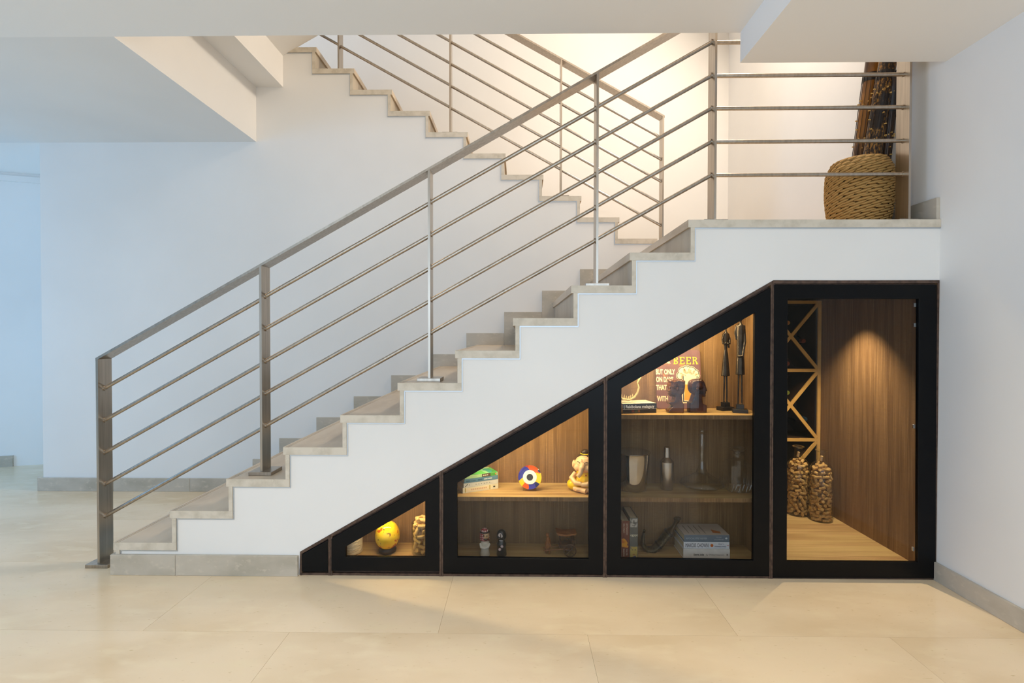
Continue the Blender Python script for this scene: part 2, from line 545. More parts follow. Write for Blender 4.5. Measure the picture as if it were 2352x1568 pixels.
# ------------------------------------------------------------------ staircases
st = thing('staircase', (0, 0, 0), 'lower flight of beige stone stairs rising right to the landing', 'staircase')
def tread_mesh(x0, x1, y0, y1, z, side=1):
    """slab with two fine grooves behind the nosing; side=1 nosing at x0"""
    t, g = TT, .0025
    xs_ = [0, .012, .0155, .022, .0255, x1 - x0]
    zs_ = [z, z, z - g, z - g]
    prof = [(0, z - t), (0, z), (.012, z), (.012, z - g), (.0155, z - g), (.0155, z), (.024, z), (.024, z - g), (.0275, z - g), (.0275, z), (x1 - x0, z), (x1 - x0, z - t)]
    pr = [(x0 + p, q) if side == 1 else (x1 - p, q) for p, q in prof]
    return MB().prism(pr, y0, y1)
for k in range(1, 12):
    x0 = (k - 1) * T
    x1 = k * T + OV + RT_ if k < 11 else XR - .0005
    tr = put('tread', tread_mesh(x0, x1, -.005, W - .001 if k < 11 else YF - .001, k * R), M['stone_top'], st)
    put('tread_edge', MB().box(x0 + .0005, x1 - .0005, -.0062, -.0048, k * R - TT + .0005, k * R - .0005), M['stone'], tr)
    rs = put('riser', MB().box(x0 + OV, x0 + OV + RT_, -.005, W - .001, (k - 1) * R + (0.0 if k > 1 else .107), k * R - TT), M['riser'], st)
    put('riser_edge', MB().box(x0 + OV + .0005, x0 + OV + RT_ - .0005, -.0062, -.0048, (k - 1) * R + (.107 if k == 1 else .0), k * R - TT), M['stone'], rs)
    xn = k * T + OV + RT_ + .005 if k < 11 else XR
    put('metal_trim', MB().box(x0 + OV + RT_, xn, -.003, .002, k * R - TT - .006, k * R - TT), M['trim'], st)
    put('metal_trim', MB().box(x0 + OV + RT_, x0 + OV + RT_ + .005, -.003, .002, max((k - 1) * R - TT, .107), k * R - TT - .006), M['trim'], st)
    # stepped skirting on the white wall
    if k < 11:
        a_, b_ = (k - 1) * T - .085, k * T - .085
        zt = k * R + .095
        if k == 1:
            a_ = .0
        put('skirting_tile', MB().box(a_ + .0006, b_ - .0006, W - .014, W - .0005, max(0.0, (k - 1) * R - .02), zt), M['baseb'], st)

su = thing('staircase', (0, 0, 0), 'upper flight of beige stone stairs climbing left from the landing', 'staircase')
for j in range(11):
    xr_ = X2 - j * T
    xl_ = xr_ - T - OV - RT_
    z = (12 + j) * R
    if j == 10:
        xl_ = -1.9
    tr = put('tread', tread_mesh(xl_, xr_, W - .005, YF - .001, z, -1), M['stone_top'], su)
    put('tread_edge', MB().box(xl_ + .0005, xr_ - .0005, W - .0062, W - .0048, z - TT + .0005, z - .0005), M['stone'], tr)
    rs = put('riser', MB().box(xr_ - OV - RT_, xr_ - OV, W - .005, YF - .001, z - R, z - TT), M['riser'], su)
    put('riser_edge', MB().box(xr_ - OV - RT_ + .0005, xr_ - OV - .0005, W - .0062, W - .0048, z - R, z - TT), M['stone'], rs)
    if j < 10:
        put('metal_trim', MB().box(xl_ - .005, xr_ - OV - RT_, W - .003, W + .002, z - TT - .006, z - TT), M['trim'], su)
        put('metal_trim', MB().box(xr_ - OV - RT_ - .005, xr_ - OV - RT_, W - .003, W + .002, z - R - TT if j else ZL - .05, z - TT - .006), M['trim'], su)

# ------------------------------------------------------------------ railings
PW, PT, BR = .093, .012, .0105
def railing(label, posts, y0, bars, rail, horiz=None, root_loc=(0, 0, 0), seat=None):
    root = thing('stair_railing', (0, 0, 0), label, 'railing')
    yc = y0 + PW / 2
    for (x, zb, zt) in posts:
        po = put('post', MB().prism([(x, zb + .012), (x + PT, zb + .012), (x + PT, zt[1]), (x, zt[0])], y0, y0 + PW), M['steel'], root)
        put('base_plate', MB().box(x + PT / 2 - .062, x + PT / 2 + .062, y0 - .016, y0 + PW + .016, zb + .0005, zb + .0185), M['steel'], po, bevel=.0012)
        for bz in (horiz or {}).get(x, []) or []:
            pass
    for (p, q) in bars:
        b = put('rail_bar', MB().tube([(p[0], yc, p[1]), (q[0], yc, q[1])], BR, 12), M['steel'], root, smooth=True)
    for pl in rail:
        n = len(pl)
        put('handrail', MB().prism([(a_[0], a_[1]) for a_ in pl], y0, y0 + PW), M['steel'], root)
    return root

y0 = .075
yc = y0 + PW / 2
SL = R / T
# lower railing: posts by photo column, feet on the treads they stand on
px = [219, 596, 983, 1368.5, 1638]
pxx = [P(u, 800, y0).x for u in px]
feet = [0, 3 * R, 6 * R, 9 * R, ZL]
bar1 = [P(240, v, yc) for v in (892, 965.5, 1040, 1113, 1186.5)]
bar5 = [P(1631, v, yc) for v in (98.5, 175, 250, 326.5, 403)]
h0 = P(219, 822, y0)
hs = (bar5[0].z - bar1[0].z) / (bar5[0].x - bar1[0].x)
def hz(x):
    return h0.z + (x - h0.x) * hs
posts = []
for x, zf in zip(pxx, feet):
    posts.append((x, zf, (hz(x) - .013, hz(x + PT) - .013)))
xend = P(2088.5, 300, y0).x
zr5 = hz(pxx[4] + PT)
posts.append((xend, ZL, (zr5 - .012, zr5 - .012)))
bars = []
for i in range(4):
    for a_, b_ in zip(bar1, bar5):
        x0, x1 = pxx[i] + PT, pxx[i + 1]
        zz = lambda x: a_.z + (x - a_.x) * (b_.z - a_.z) / (b_.x - a_.x)
        bars.append(((x0 - .003, zz(x0)), (x1 + .003, zz(x1))))
for b_ in bar5:
    bars.append(((pxx[4] + PT - .003, b_.z + .001), (xend + .003, b_.z + .004)))
xa_, xb_ = h0.x, pxx[4] + PT
rail = [[(xa_, hz(xa_) - .014), (xb_, hz(xb_) - .014), (xb_, hz(xb_)), (xa_, hz(xa_))],
        [(xb_, zr5 - .012), (xend + PT, zr5 - .012), (xend + PT, zr5), (xb_, zr5)]]
railing('steel railing of the lower flight and landing, with five round bars', posts, y0, bars, rail)
# little weld collars where the bars meet the posts are parts of the railing
rl = bpy.data.objects['stair_railing']
col_me = MB().tube([(-.003, 0, 0), (.003, 0, 0)], .0135, 12).mesh('weld_collar', True)
col_me.materials.append(M['steel'])
for i in range(5):
    for a_, b_ in zip(bar1, bar5):
        zz = lambda x: a_.z + (x - a_.x) * (b_.z - a_.z) / (b_.x - a_.x)
        if i < 4:
            link('weld_collar', col_me, None, rl, (pxx[i] + PT + .003, yc, zz(pxx[i] + PT)))
        if i > 0:
            link('weld_collar', col_me, None, rl, (pxx[i] - .003, yc, zz(pxx[i])))
for b_ in bar5:
    link('weld_collar', col_me, None, rl, (xend - .003, yc, b_.z + .004))

# upper railing
y2 = W + .05
yc2 = y2 + PW / 2
ux = [1522, 1287.5, 1032, 776]
uxx = [P(u, 300, y2).x for u in ux]
ufeet = [ZL]
for x in uxx[1:]:
    j = int((X2 - (x + .006)) / T)
    ufeet.append((12 + j) * R)
ub = [P(1524, v, yc2) for v in (320, 370, 420.5, 471, 522)]
hu = P(1527, 265, y2)
def hz2(x):
    return hu.z + (hu.x - x) * SL
posts = [(x, zf, (hz2(x) - .013, hz2(x + PT) - .013)) for x, zf in zip(uxx, ufeet)]
bars = []
for i in range(3):
    for b_ in ub:
        x0, x1 = uxx[i], uxx[i + 1] + PT
        zz = lambda x: b_.z + (b_.x - x) * SL
        bars.append(((x1 - .003, zz(x1)), (x0 + .003, zz(x0))))
for b_ in ub:
    x0, x1 = uxx[3], -.2
    bars.append(((x1, b_.z + (b_.x - x1) * SL), (x0 + .003, b_.z + (b_.x - x0) * SL)))
xa_, xb_ = -.2, hu.x
rail = [[(xa_, hz2(xa_) - .014), (xb_, hz2(xb_) - .014), (xb_, hz2(xb_)), (xa_, hz2(xa_))]]
railing('steel railing of the upper flight, sloping up to the left', posts, y2, bars, rail)

# ------------------------------------------------------------------ cabinets under the stairs
YB = 0.295           # back panel of the shallow units
ZF, ZE = .055, .025  # inside floors
edges = [688, 758, 1013.5, 1390.5, 1772, 2153]
EX = [xz(u, 1000)[0] for u in edges]
pL, pR = xz(690, 1266), xz(1777, 643)
sl_c = (pR[1] - pL[1]) / (pR[0] - pL[0])
def ztop(x):
    return min(pL[1] + (x - pL[0]) * sl_c, pR[1])
def panel(name, mb, parent, m='wood'):
    return put(name, mb, M[m], parent)
def cabinet(i, label, yb, zf, th=.010):
    x0, x1 = EX[i], EX[i + 1]
    c = thing('under_stair_cabinet', (x0, 0, 0), label, 'cabinet')
    g = .0008
    def z(x): return ztop(x) - .002
    X0, X1 = g, x1 - x0 - g
    xx = lambda t: x0 + t
    panel('side_panel', MB().prism([(X0, 0.012), (X0 + th, 0.012), (X0 + th, z(xx(X0 + th)) - .014), (X0, z(xx(X0)) - .014)], .0, yb), c)
    panel('side_panel', MB().prism([(X1 - th, 0.012), (X1, 0.012), (X1, z(xx(X1)) - .014), (X1 - th, z(xx(X1 - th)) - .014)], .0, yb), c)
    panel('top_panel', MB().prism([(X0, z(xx(X0)) - .014), (X1, z(xx(X1)) - .014), (X1, z(xx(X1))), (X0, z(xx(X0)))], .0, yb), c)
    panel('bottom_panel', MB().box(X0 + th, X1 - th, .022, yb, 0.012, zf), c, 'wood_h')
    panel('plinth', MB().box(X0, X1, .0, yb, 0.0008, .012), c, 'wood_dark')
    panel('back_panel', MB().prism([(X0 + th, zf), (X1 - th, zf), (X1 - th, z(xx(X1 - th)) - .014), (X0 + th, z(xx(X0 + th)) - .014)], yb - .01, yb), c)
    # dark edging strips seen between the doors
    panel('edge_strip', MB().prism([(X0, z(xx(X0)) - .014), (X1, z(xx(X1)) - .014), (X1, z(xx(X1)) + .0015), (X0, z(xx(X0)) + .0015)], -.003, .0), c, 'wood_dark')
    ins = .026  # unseen frame added behind the door to block lamp light at its edges
    zi = lambda t: z(xx(t)) - .0142
    xi0 = max(X0 + th + ins, 0)
    xi0_ = xi0
    while zi(xi0_) - ins * 1.2 < .045 + .012:
        xi0_ += .004
    panel('light_stop_frame', MB().frame([(X0 + th, .012), (X1 - th, .012), (X1 - th, zi(X1 - th)), (X0 + th, zi(X0 + th))],
                                   [(xi0_, .045), (X1 - th - ins, .045), (X1 - th - ins, zi(X1 - th - ins) - ins * 1.1), (xi0_, zi(xi0_) - ins * 1.1)], .0165, .0215), c, 'wood_dark')
    for a_, b_ in ((X0, X0 + th), (X1 - th, X1)):
        panel('edge_strip', MB().prism([(a_, .0008), (b_, .0008), (b_, z(xx(b_)) - .014), (a_, z(xx(a_)) - .014)], -.003, .0), c, 'wood_dark')
    return c
def door(c, outer, inner, hinges=()):
    lx = c.location.x
    o_ = [(xz(*p)[0] - lx, xz(*p)[1]) for p in outer]
    if inner is None:
        return put('door', MB().prism(o_, -.006, .016), M['black'], c, bevel=.0012)
    i_ = [(xz(*p)[0] - lx, xz(*p)[1]) for p in inner]
    d_ = put('door', MB().frame(o_, i_, -.006, .016), M['black'], c, bevel=.0012)
    cxm = sum(p[0] for p in i_) / len(i_)
    czm = sum(p[1] for p in i_) / len(i_)
    big = [(p[0] + (.006 if p[0] > cxm else -.006), p[1] + (.004 if p[1] > czm else -.004)) for p in i_]
    put('glass_pane', MB().prism([p for p in i_], .004, .008), M['glass'], d_)
    for (u, v) in hinges:
        h = xz(u, v)
        put('hinge', MB().box(h[0] - lx - .004, h[0] - lx + .004, .009, .02, h[1] - .01, h[1] + .01), M['trim'], d_, bevel=.001)
    return d_
def shelf(c, i, z, yb, th=.022, y_=.03, tagname='shelf'):
    x0, x1 = EX[i], EX[i + 1]
    s_ = put('shelf', MB().box(.0112, x1 - x0 - .0112, y_, yb - .0105, z - th, z), M['wood_h'], c)
    put('edge_band', MB().box(.0112, x1 - x0 - .0112, y_ - .0008, y_, z - th, z - .0004), M['wood'], s_)
    return s_
def downlight(c, x, y, z, power, spot=None, target=None, blend=.7, col=(1.0, .74, .42), tilt=0.0):
    lx = c.location.x
    r_ = put('downlight', MB().lathe([(.024, -.004), (.026, 0), (.026, .004), (.0, .004)], n=20), M['lamp'], c, smooth=True, loc=(x - lx, y, z), rot=(0, -tilt, 0))
    put('lamp_lens', MB().lathe([(.0, -.0046), (.018, -.0046), (.018, -.004), (0, -.004)], n=20), M['glow'], r_)
    point('cabinet_light', (x, y, z - .02), power, col, .014, None, spot, target, blend)

cA = cabinet(0, 'small blank black cabinet at the low end under the stairs', YB - .05, .03)
door(cA, [(694, 1273), (754, 1239.5), (754, 1311), (694, 1311)], None)
cB = cabinet(1, 'small triangular glazed cabinet under the stairs holding a yellow egg', YB, ZF)
door(cB, [(762, 1236), (1009.5, 1095.5), (1009.5, 1311), (762, 1309.5)], [(795, 1254), (977, 1149.5), (977, 1279), (795, 1277.5)])
cC = cabinet(2, 'black glazed cabinet under the stairs with one shelf and an eye plate', YB, ZF)
door(cC, [(1018.5, 1090), (1386.5, 880), (1385, 1317), (1018, 1313.5)], [(1050.5, 1108), (1352, 936), (1352, 1283), (1051, 1279)])
cD = cabinet(3, 'tall black glazed cabinet under the stairs with two shelves and a beer sign', YB, ZF)
door(cD, [(1395, 874), (1768.5, 660.5), (1766, 1322), (1393, 1317.5)], [(1427, 891), (1733, 718), (1729, 1286), (1425, 1281.5)])
cE = cabinet(4, 'tall rectangular glazed wine cabinet beside the right wall', 1.30, ZE)
door(cE, [(1777, 654), (2150, 654), (2147, 1327), (1774, 1325.5)], [(1808, 686), (2109, 686), (2106.5, 1290), (1806, 1288.5)],
     [(2106, 700), (2106, 746), (2104, 980), (2102, 1263)])
zC = xz(1200, 1141, .03)[1]
zD1, zD2 = xz(1580, 953, .03)[1], xz(1580, 1143, .03)[1]
shelf(cC, 2, zC, YB)
shelf(cD, 3, zD1, YB)
shelf(cD, 3, zD2, YB)
tl = math.atan(sl_c)
def led_strip(c, u0, u1, y, power):
    """LED strip stuck under the sloping top of a cabinet"""
    xa_, xb_ = xz(u0, 1000)[0], xz(u1, 1000)[0]
    za_, zb_ = ztop(xa_) - .020, ztop(xb_) - .020
    lx = c.location.x
    d_ = Vector((xb_ - xa_, 0, zb_ - za_)).normalized()
    n_ = Vector((d_.z, 0, -d_.x)) * .004
    bar = put('led_strip', MB().prism([(xa_ - lx, za_), (xb_ - lx, zb_), (xb_ - lx + n_.x, zb_ + n_.z), (xa_ - lx + n_.x, za_ + n_.z)], y - .006, y + .006), M['glow'], c)
    l = bpy.data.lights.new('cabinet_light', 'AREA')
    l.shape = 'RECTANGLE'
    l.size, l.size_y, l.energy, l.color = math.hypot(xb_ - xa_, zb_ - za_), .012, power, (1.0, .78, .42)
    o = bpy.data.objects.new('cabinet_light', l)
    COL.objects.link(o)
    zax = (Vector((-d_.z, 0, d_.x)) + Vector((0, -.25, 0))).normalized()
    yax = zax.cross(d_).normalized()
    m = Matrix(((d_.x, yax.x, zax.x, (xa_ + xb_) / 2 + n_.x * 1.6), (d_.y, yax.y, zax.y, y), (d_.z, yax.z, zax.z, (za_ + zb_) / 2 + n_.z * 1.6), (0, 0, 0, 1)))
    o.matrix_world = m
led_strip(cB, 840, 965, .075, 1.7)
led_strip(cC, 1085, 1340, .075, 4.0)
led_strip(cD, 1450, 1715, .075, 6.4)
xE = 4.06
downlight(cE, xE, .50, pR[1] - .024, 84, spot=92, target=(xE + .01, .55, 0), blend=1.0, col=(1.0, .82, .56))

# ------------------------------------------------------------------ wine rack and bottles
ry = .97
rx1 = cE.location.x + (EX[5] - EX[4]) - .013
rx0 = EX[4] + .013
rackw = rx1 - rx0
rk = thing('wine_rack', (rx0, ry, ZE), 'tall wooden wine rack with crossed diagonal dividers at the cabinet back', 'wine rack')
zt = P(1840, 690, ry).z - ZE
rh = zt / 3
bt = .022
rd = .27
cw = (rackw - bt) / 2
M['rack_shade'] = mat('rack_board_shade', (52, 36, 24), .6, spec=.2, noise=((36, 24, 16), (12, 12, 12), 4, .4, .7))  # shade of the cells put into the board colour; front edges stay light
def board(name, pts_, dy=0.0):
    o = put(name, MB().prism(pts_, .012, rd - dy), M['rack_shade'], rk)
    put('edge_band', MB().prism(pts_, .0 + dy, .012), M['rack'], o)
put('back_board', MB().box(0, rackw, rd, rd + .01, 0, zt), M['rack_shade'], rk)
for i in range(3):
    board('upright', [(i * cw, 0), (i * cw + bt, 0), (i * cw + bt, zt), (i * cw, zt)])
for r_ in range(4):
    for c_ in range(2):
        zz = max(0, r_ * rh - bt / 2) if r_ < 3 else zt - bt
        board('shelf_board', [(c_ * cw + bt, zz), ((c_ + 1) * cw, zz), ((c_ + 1) * cw, zz + bt), (c_ * cw + bt, zz + bt)], .0005)
for r_ in range(3):
    for c_ in range(2):
        xa_, xb_ = c_ * cw + bt, (c_ + 1) * cw
        za_, zb_ = (r_ * rh + bt / 2 if r_ else bt), ((r_ + 1) * rh - bt / 2 if r_ < 2 else zt - bt)
        for fl in (0, 1):
            p, q = Vector((xa_, za_)), Vector((xb_, zb_))
            if fl:
                p, q = Vector((xa_, zb_)), Vector((xb_, za_))
            dd = (q - p).normalized()
            nn = Vector((-dd.y, dd.x)) * bt * .5
            dd = dd * .003
            p, q = p + dd, q - dd
            board('diagonal_board', [tuple(p + nn), tuple(p - nn), tuple(q - nn), tuple(q + nn)], .001 + fl * .0007)
gb = {'gold': mat('gold_capsule', (190, 130, 60), .4, .6), 'dark': mat('dark_bottle', (14, 18, 12), .12), 'blue': mat('blue_capsule', (30, 60, 80), .35, .5), 'green': mat('green_capsule', (120, 130, 50), .4, .3), 'red': mat('red_capsule', (120, 60, 40), .4, .3)}
wb = [(1812, 741, 'gold', 'wine bottle with a gold capsule in the top row of the rack'), (1848, 783, 'red', 'wine bottle with a dull red capsule near the rack upright'),
      (1811, 835, 'red', 'wine bottle with a dull red capsule low in the top row of the rack'), (1811, 902, 'green', 'wine bottle with an olive green capsule in the middle row of the rack'),
      (1852, 963, 'blue', 'wine bottle with a blue capsule in the middle row of the rack')]
for u, v, k, lb in wb:
    p = P(u, v, ry + .0)
    b = thing('wine_bottle', (p.x, ry + .02, p.z), lb, 'wine bottle', 'bottles in the wine rack')
    put('bottle_body', MB().lathe([(.0, 0), (.035, .001), (.0375, .01), (.0375, .16), (.028, .19), (.0145, .215), (.0145, .24)], n=20), gb['dark'], b, smooth=True, loc=(0, .24, 0), rot=(math.pi / 2, 0, 0))
    put('capsule', MB().lathe([(.0155, 0), (.0155, .05), (.0145, .055), (.0, .055)], n=18), gb[k], b, smooth=True, loc=(0, .045, 0), rot=(math.pi / 2, 0, 0))

# corks
M['cork'] = mat('cork', (198, 156, 96), .8, spec=.2, noise=[((224, 188, 130), (40, 40, 40), 4, .4, .7), ((146, 100, 56), (120, 120, 120), 3, .58, .74)])
cork_me = MB().lathe([(.0095, -.021), (.0108, -.0195), (.0108, .0195), (.0095, .021)], n=10).mesh('wine_cork', True)
cork_me.materials.append(M['cork'])
def cork(loc, rot, label, group, s_=1.0):
    o = link('wine_cork', cork_me, None, None, loc, rot)
    o.scale = (s_, s_, s_)
    tag(o, label, 'cork', group)
def fill(cx_, cy_, z0, z1, rfun, n_row, dz, label, group, s_=1.0):
    z, k = z0, 0
    while z < z1:
        rr = rfun(z)
        n = max(2, int(n_row * rr / .06))
        for i in range(n):
            g = 2 * math.pi * (i + .5 * (k % 2) + random.uniform(-.15, .15)) / n
            q = random.random()
            if q < .3:      # end on
                rot = (math.pi / 2 + random.uniform(-.3, .3), 0, g + math.pi / 2 + random.uniform(-.3, .3))
                r2 = rr - .023 * s_
            elif q < .85:   # lying along the wall
                rot = (math.pi / 2 + random.uniform(-.5, .5), 0, g + random.uniform(-.25, .25))
                r2 = rr - .016 * s_
            else:
                rot = (random.uniform(-.5, .5), random.uniform(-.5, .5), g)
                r2 = rr - .015 * s_
            r2 = max(r2, .002)
            cork((cx_ + r2 * math.cos(g), cy_ + r2 * math.sin(g), z + random.uniform(-.004, .004)), rot, label, group, s_)
        z += dz
        k += 1
def cork_bottle(u, vtop, yc_, r_, label, lab2, grp):
    pz = ZE
    x = P(u, 1100, yc_).x
    ztop_ = P(u, vtop, yc_).z - pz
    b = thing('cork_bottle', (x, yc_, pz), label, 'bottle')
    hb = ztop_ * .70
    def body(o):
        return [(0, .001 + o), (r_ * .93 - o, .001 + o), (r_ - o, .014), (r_ - o, hb), (r_ * .94 - o, hb + .025), (r_ * .72 - o, hb + .05), (r_ * .42 - o, hb + .066), (r_ * .34 - o, hb + .085), (r_ * .33 - o, ztop_ - .012)]
    prof = body(0) + [(r_ * .52, ztop_ - .006), (r_ * .52, ztop_), (r_ * .36, ztop_), (r_ * .27, ztop_ - .012)]
    put('glass_body', MB().lathe(prof, n=40), M['glass_b'], b, smooth=True)
    # moulded round seal on the shoulder
    put('seal', MB().tube([(.024 * math.cos(t), -r_ - .001 + .006 * (math.cos(t) ** 2) * .8, hb - .012 + .024 * math.sin(t)) for t in [i * math.pi / 12 for i in range(25)]], .0022, 6, caps=False), M['glass_b'], b, smooth=True)
    fill(x, yc_, pz + .016, pz + hb + .05, lambda z: (r_ - .004) if z < pz + hb - .01 else r_ * (.86 if z < pz + hb + .018 else .55), 8, .0235, lab2, grp, .95)
    cork((x, yc_, pz + hb + .085), (.2, .1, 0), lab2, grp, .8)
cork_bottle(1886, 1033, .765, .070, 'tall glass bottle full of corks, the nearer one beside the cabinet wall', 'cork inside the nearer tall glass bottle', 'corks in the nearer bottle')
cork_bottle(1833, 1024, .872, .070, 'tall glass bottle full of corks, the farther one in front of the rack', 'cork inside the farther tall glass bottle', 'corks in the farther bottle')

# ------------------------------------------------------------------ cabinet B contents
M['silver_tex'] = mat('embossed_metal', (222, 210, 184), .4, .25, bump=((36, 36, 90), .7, .010))
yv = .16
p = P(808, 1270, yv)
v = thing('embossed_canister', (p.x, yv, ZF), 'embossed silver cylinder at the low corner of the small cabinet', 'canister')
put('body', MB().lathe([(0, .0005), (.054, .0005), (.058, .004), (.058, .086), (.056, .090), (.052, .090), (.052, .02), (0, .02)], n=36), M['silver_tex'], v, smooth=True)
put('rim', MB().lathe([(.0585, .082), (.060, .085), (.0585, .088)], n=36), M['lamp'], v, smooth=True)

ye = .165
pe = P(890, 1240, ye)
e = thing('egg_ornament', (pe.x, ye, ZF), 'yellow map-painted egg standing on a dark ring', 'ornament')
eg = mat('egg_print', (240, 190, 20), .1, noise=[((250, 214, 50), (14, 14, 14), 3, .42, .62), ((196, 92, 18), (22, 22, 22), 6, .585, .63), ((150, 110, 40), (60, 60, 60), 5, .62, .66)])
s_ = S(ye)
put('ring_stand', MB().lathe([(.030, .0005), (.047, .004), (.049, .016), (.042, .028), (.030, .030), (.028, .01)], n=32), mat('dark_ring', (58, 46, 38), .35, .2, bump=((90, 90, 90), .4, .003)), e, smooth=True)
eh = .152
put('egg', MB().lathe([(.068 * math.sin(math.pi * t) ** .92 * (1 - .10 * (t - .5)), .018 + eh * (1 - math.cos(math.pi * t)) / 2) for t in [i / 20 for i in range(21)]], n=36), eg, e, smooth='all')
put('cap_ornament', MB().lathe([(.020, .163), (.013, .1695), (.006, .173), (0, .174)], n=16), mat('egg_cap', (120, 50, 30), .4), e, smooth=True)

yj = .15
pj = P(970, 1240, yj)
zj = P(970, 1186, yj).z
j = thing('cork_jar', (pj.x, yj, ZF), 'glass jar heaped with corks beside the yellow egg', 'jar')
put('glass_body', MB().lathe([(0, .001), (.054, .001), (.058, .008), (.058, zj - ZF - .03), (.056, zj - ZF - .028), (.0555, .012), (0, .009)], n=36), M['glass_b'], j, smooth=True)
fill(pj.x, yj, ZF + .026, zj - .03, lambda z: .053, 7, .027, 'cork inside the jar beside the yellow egg', 'corks in the jar')
for g in range(5):
    cork((pj.x + .024 * math.cos(g * 1.26), yj + .024 * math.sin(g * 1.26), zj - .012), (math.pi / 2, 0, g * 1.1), 'cork heaped on top of the jar beside the yellow egg', 'corks on top of the jar')

# ------------------------------------------------------------------ books
M['page'] = mat('page_edges', (226, 212, 182), .8, spec=.1, noise=((206, 190, 158), (3, 3, 900), 2, .4, .6))
def book(loc, rz, L, D, Th, cover, label, top=None, hard=False, ry_=0.0, group=None, name='book'):
    b = thing(name, loc, label, 'book', group)
    b.rotation_euler = (0, ry_, rz)
    m = mat('book_cover', cover, .4, noise=(tuple(min(255, int(c * 1.06)) for c in cover), (30, 30, 30), 3, .4, .7))
    ct = .0025 if hard else .0012
    o = .003 if hard else .0006
    cv = MB().prism([(0, 0), (D, 0), (D, ct), (ct, ct), (ct, Th - ct), (D, Th - ct), (D, Th), (0, Th)], 0, L, 'x')
    put('cover', cv, m, b)
    put('page_block', MB().box(o, L - o, ct + .0002, D - o, ct, Th - ct), M['page'], b)
    if top:
        put('front_cover', MB().box(.0003, L - .0003, .0003, D - .0003, Th, Th + .0006), top, b)
    return b
def spine(b, s, size, rgb, x, z, **k):
    m = mat('print', rgb, .6)
    return text('title', s, size, m, b, (x, -.0003, z), (math.pi / 2, 0, 0), extrude=.0003, **k)
def on_spine(b, mb, rgb):
    return put('spine_print', mb, mat('print', rgb, .6) if isinstance(rgb, tuple) else rgb, b)

# four books stacked on the C shelf
pb = P(1063, 1133, .095)
yb0 = PZ(1063, 1133, zC)
ang = math.radians(26)
bx, by = yb0.x, yb0.y
b1 = book((bx, by, zC + .0004), ang, .208, .128, .028, (226, 222, 196), 'cream paperback at the bottom of the stack of four books', hard=True)
on_spine(b1, MB().box(.016, .155, -.0004, 0, .005, .024), (240, 226, 190))
on_spine(b1, MB().box(.012, .016, -.0005, 0, .003, .026), (176, 160, 50))
on_spine(b1, MB().box(.155, .160, -.0005, 0, .003, .026), (176, 160, 50))
for k in range(9):
    on_spine(b1, MB().box(.048 + k * .0105, .055 + k * .0105, -.0006, 0, .011, .0185), (214, 176, 146))
on_spine(b1, MB().box(.178, .190, -.0004, 0, .011, .018), (70, 70, 60))
b2 = book((bx + .004, by + .003, zC + .029), ang, .203, .126, .024, (212, 214, 206), 'white paperback with dark bird shapes on its spine, second from the bottom')
for k, (x, z, r_) in enumerate([(.012, .006, .006), (.02, .014, .006), (.034, .012, .004)]):
    on_spine(b2, MB().prism([(x - r_, z - r_ * .7), (x + r_ * .3, z - r_ * .2), (x + r_, z + r_), (x - r_ * .1, z + r_ * .4)], -.0005, 0), (52, 48, 40))
for k in range(6):
    x = .07 + k * .016
    on_spine(b2, MB().box(x, x + .004, -.0005, 0, .009, .0125), (90, 100, 100))
b3 = book((bx + .008, by + .004, zC + .0535), ang, .197, .122, .021, (92, 134, 158), 'slim blue paperback lying third in the stack of four books')
spine(b3, 'a Little', .011, (60, 96, 118), .036, .006)
for x, w_ in ((.010, .022), (.078, .026)):
    on_spine(b3, MB().box(x, x + w_, -.0005, 0, .006, .0125), (66, 104, 126))
for x, w_ in ((.115, .020), (.138, .024)):
    on_spine(b3, MB().box(x, x + w_, -.0005, 0, .007, .0125), (206, 216, 218))
tg = patch_mat('green_cover', [(60, 150, 70), (90, 190, 90), (50, 160, 140), (90, 70, 50), (200, 230, 180), (150, 210, 160)], 22, .3)
b4 = book((bx + .010, by + .006, zC + .075), ang, .193, .120, .018, (170, 205, 150), 'green illustrated paperback on top of the stack of four books', top=tg)
on_spine(b4, MB().box(.10, .15, -.0005, 0, .0008, .0172), (92, 74, 52))
on_spine(b4, MB().box(.15, .186, -.0005, 0, .0008, .0172), (80, 160, 60))
for x in (.106, .117, .128):
    on_spine(b4, MB().box(x, x + .008, -.0006, 0, .006, .011), (226, 220, 196))
on_spine(b4, MB().box(.178, .184, -.0006, 0, .006, .013), (216, 130, 80))

# evil-eye plate on a clear stand
ypl = .17
pp = PZ(1217, 1127, zC)
pl = thing('eye_plate', (pp.x, pp.y + .02, zC), 'round patchwork plate with a black and white eye on a clear stand', 'plate')
pm = patch_mat('plate_print', [(245, 200, 10), (240, 215, 20), (60, 60, 160), (210, 90, 20), (90, 80, 180), (235, 225, 200), (190, 60, 30), (40, 40, 90)], 24, .15)
sp_ = S(pp.y)
rpl = 27 * sp_
tilt = math.radians(74)
rot = (tilt, 0, 0)
cpl = (0, .0, rpl * math.sin(tilt) + .008)
d0 = put('disc', MB().lathe([(0, 0), (rpl * .7, .0), (rpl, .006), (rpl, .010), (rpl * .72, .004), (0, .004)], n=48), pm, pl, smooth=True, loc=cpl, rot=rot)
put('white_ring', MB().lathe([(0, .004), (16 * sp_, .004), (16 * sp_, .0055), (0, .0055)], n=40), mat('white_glaze', (245, 242, 236), .2), d0)
put('black_pupil', MB().lathe([(0, .005), (7.5 * sp_, .005), (7.5 * sp_, .0065), (0, .0065)], n=32), mat('black_glaze', (52, 46, 36), .25), d0)
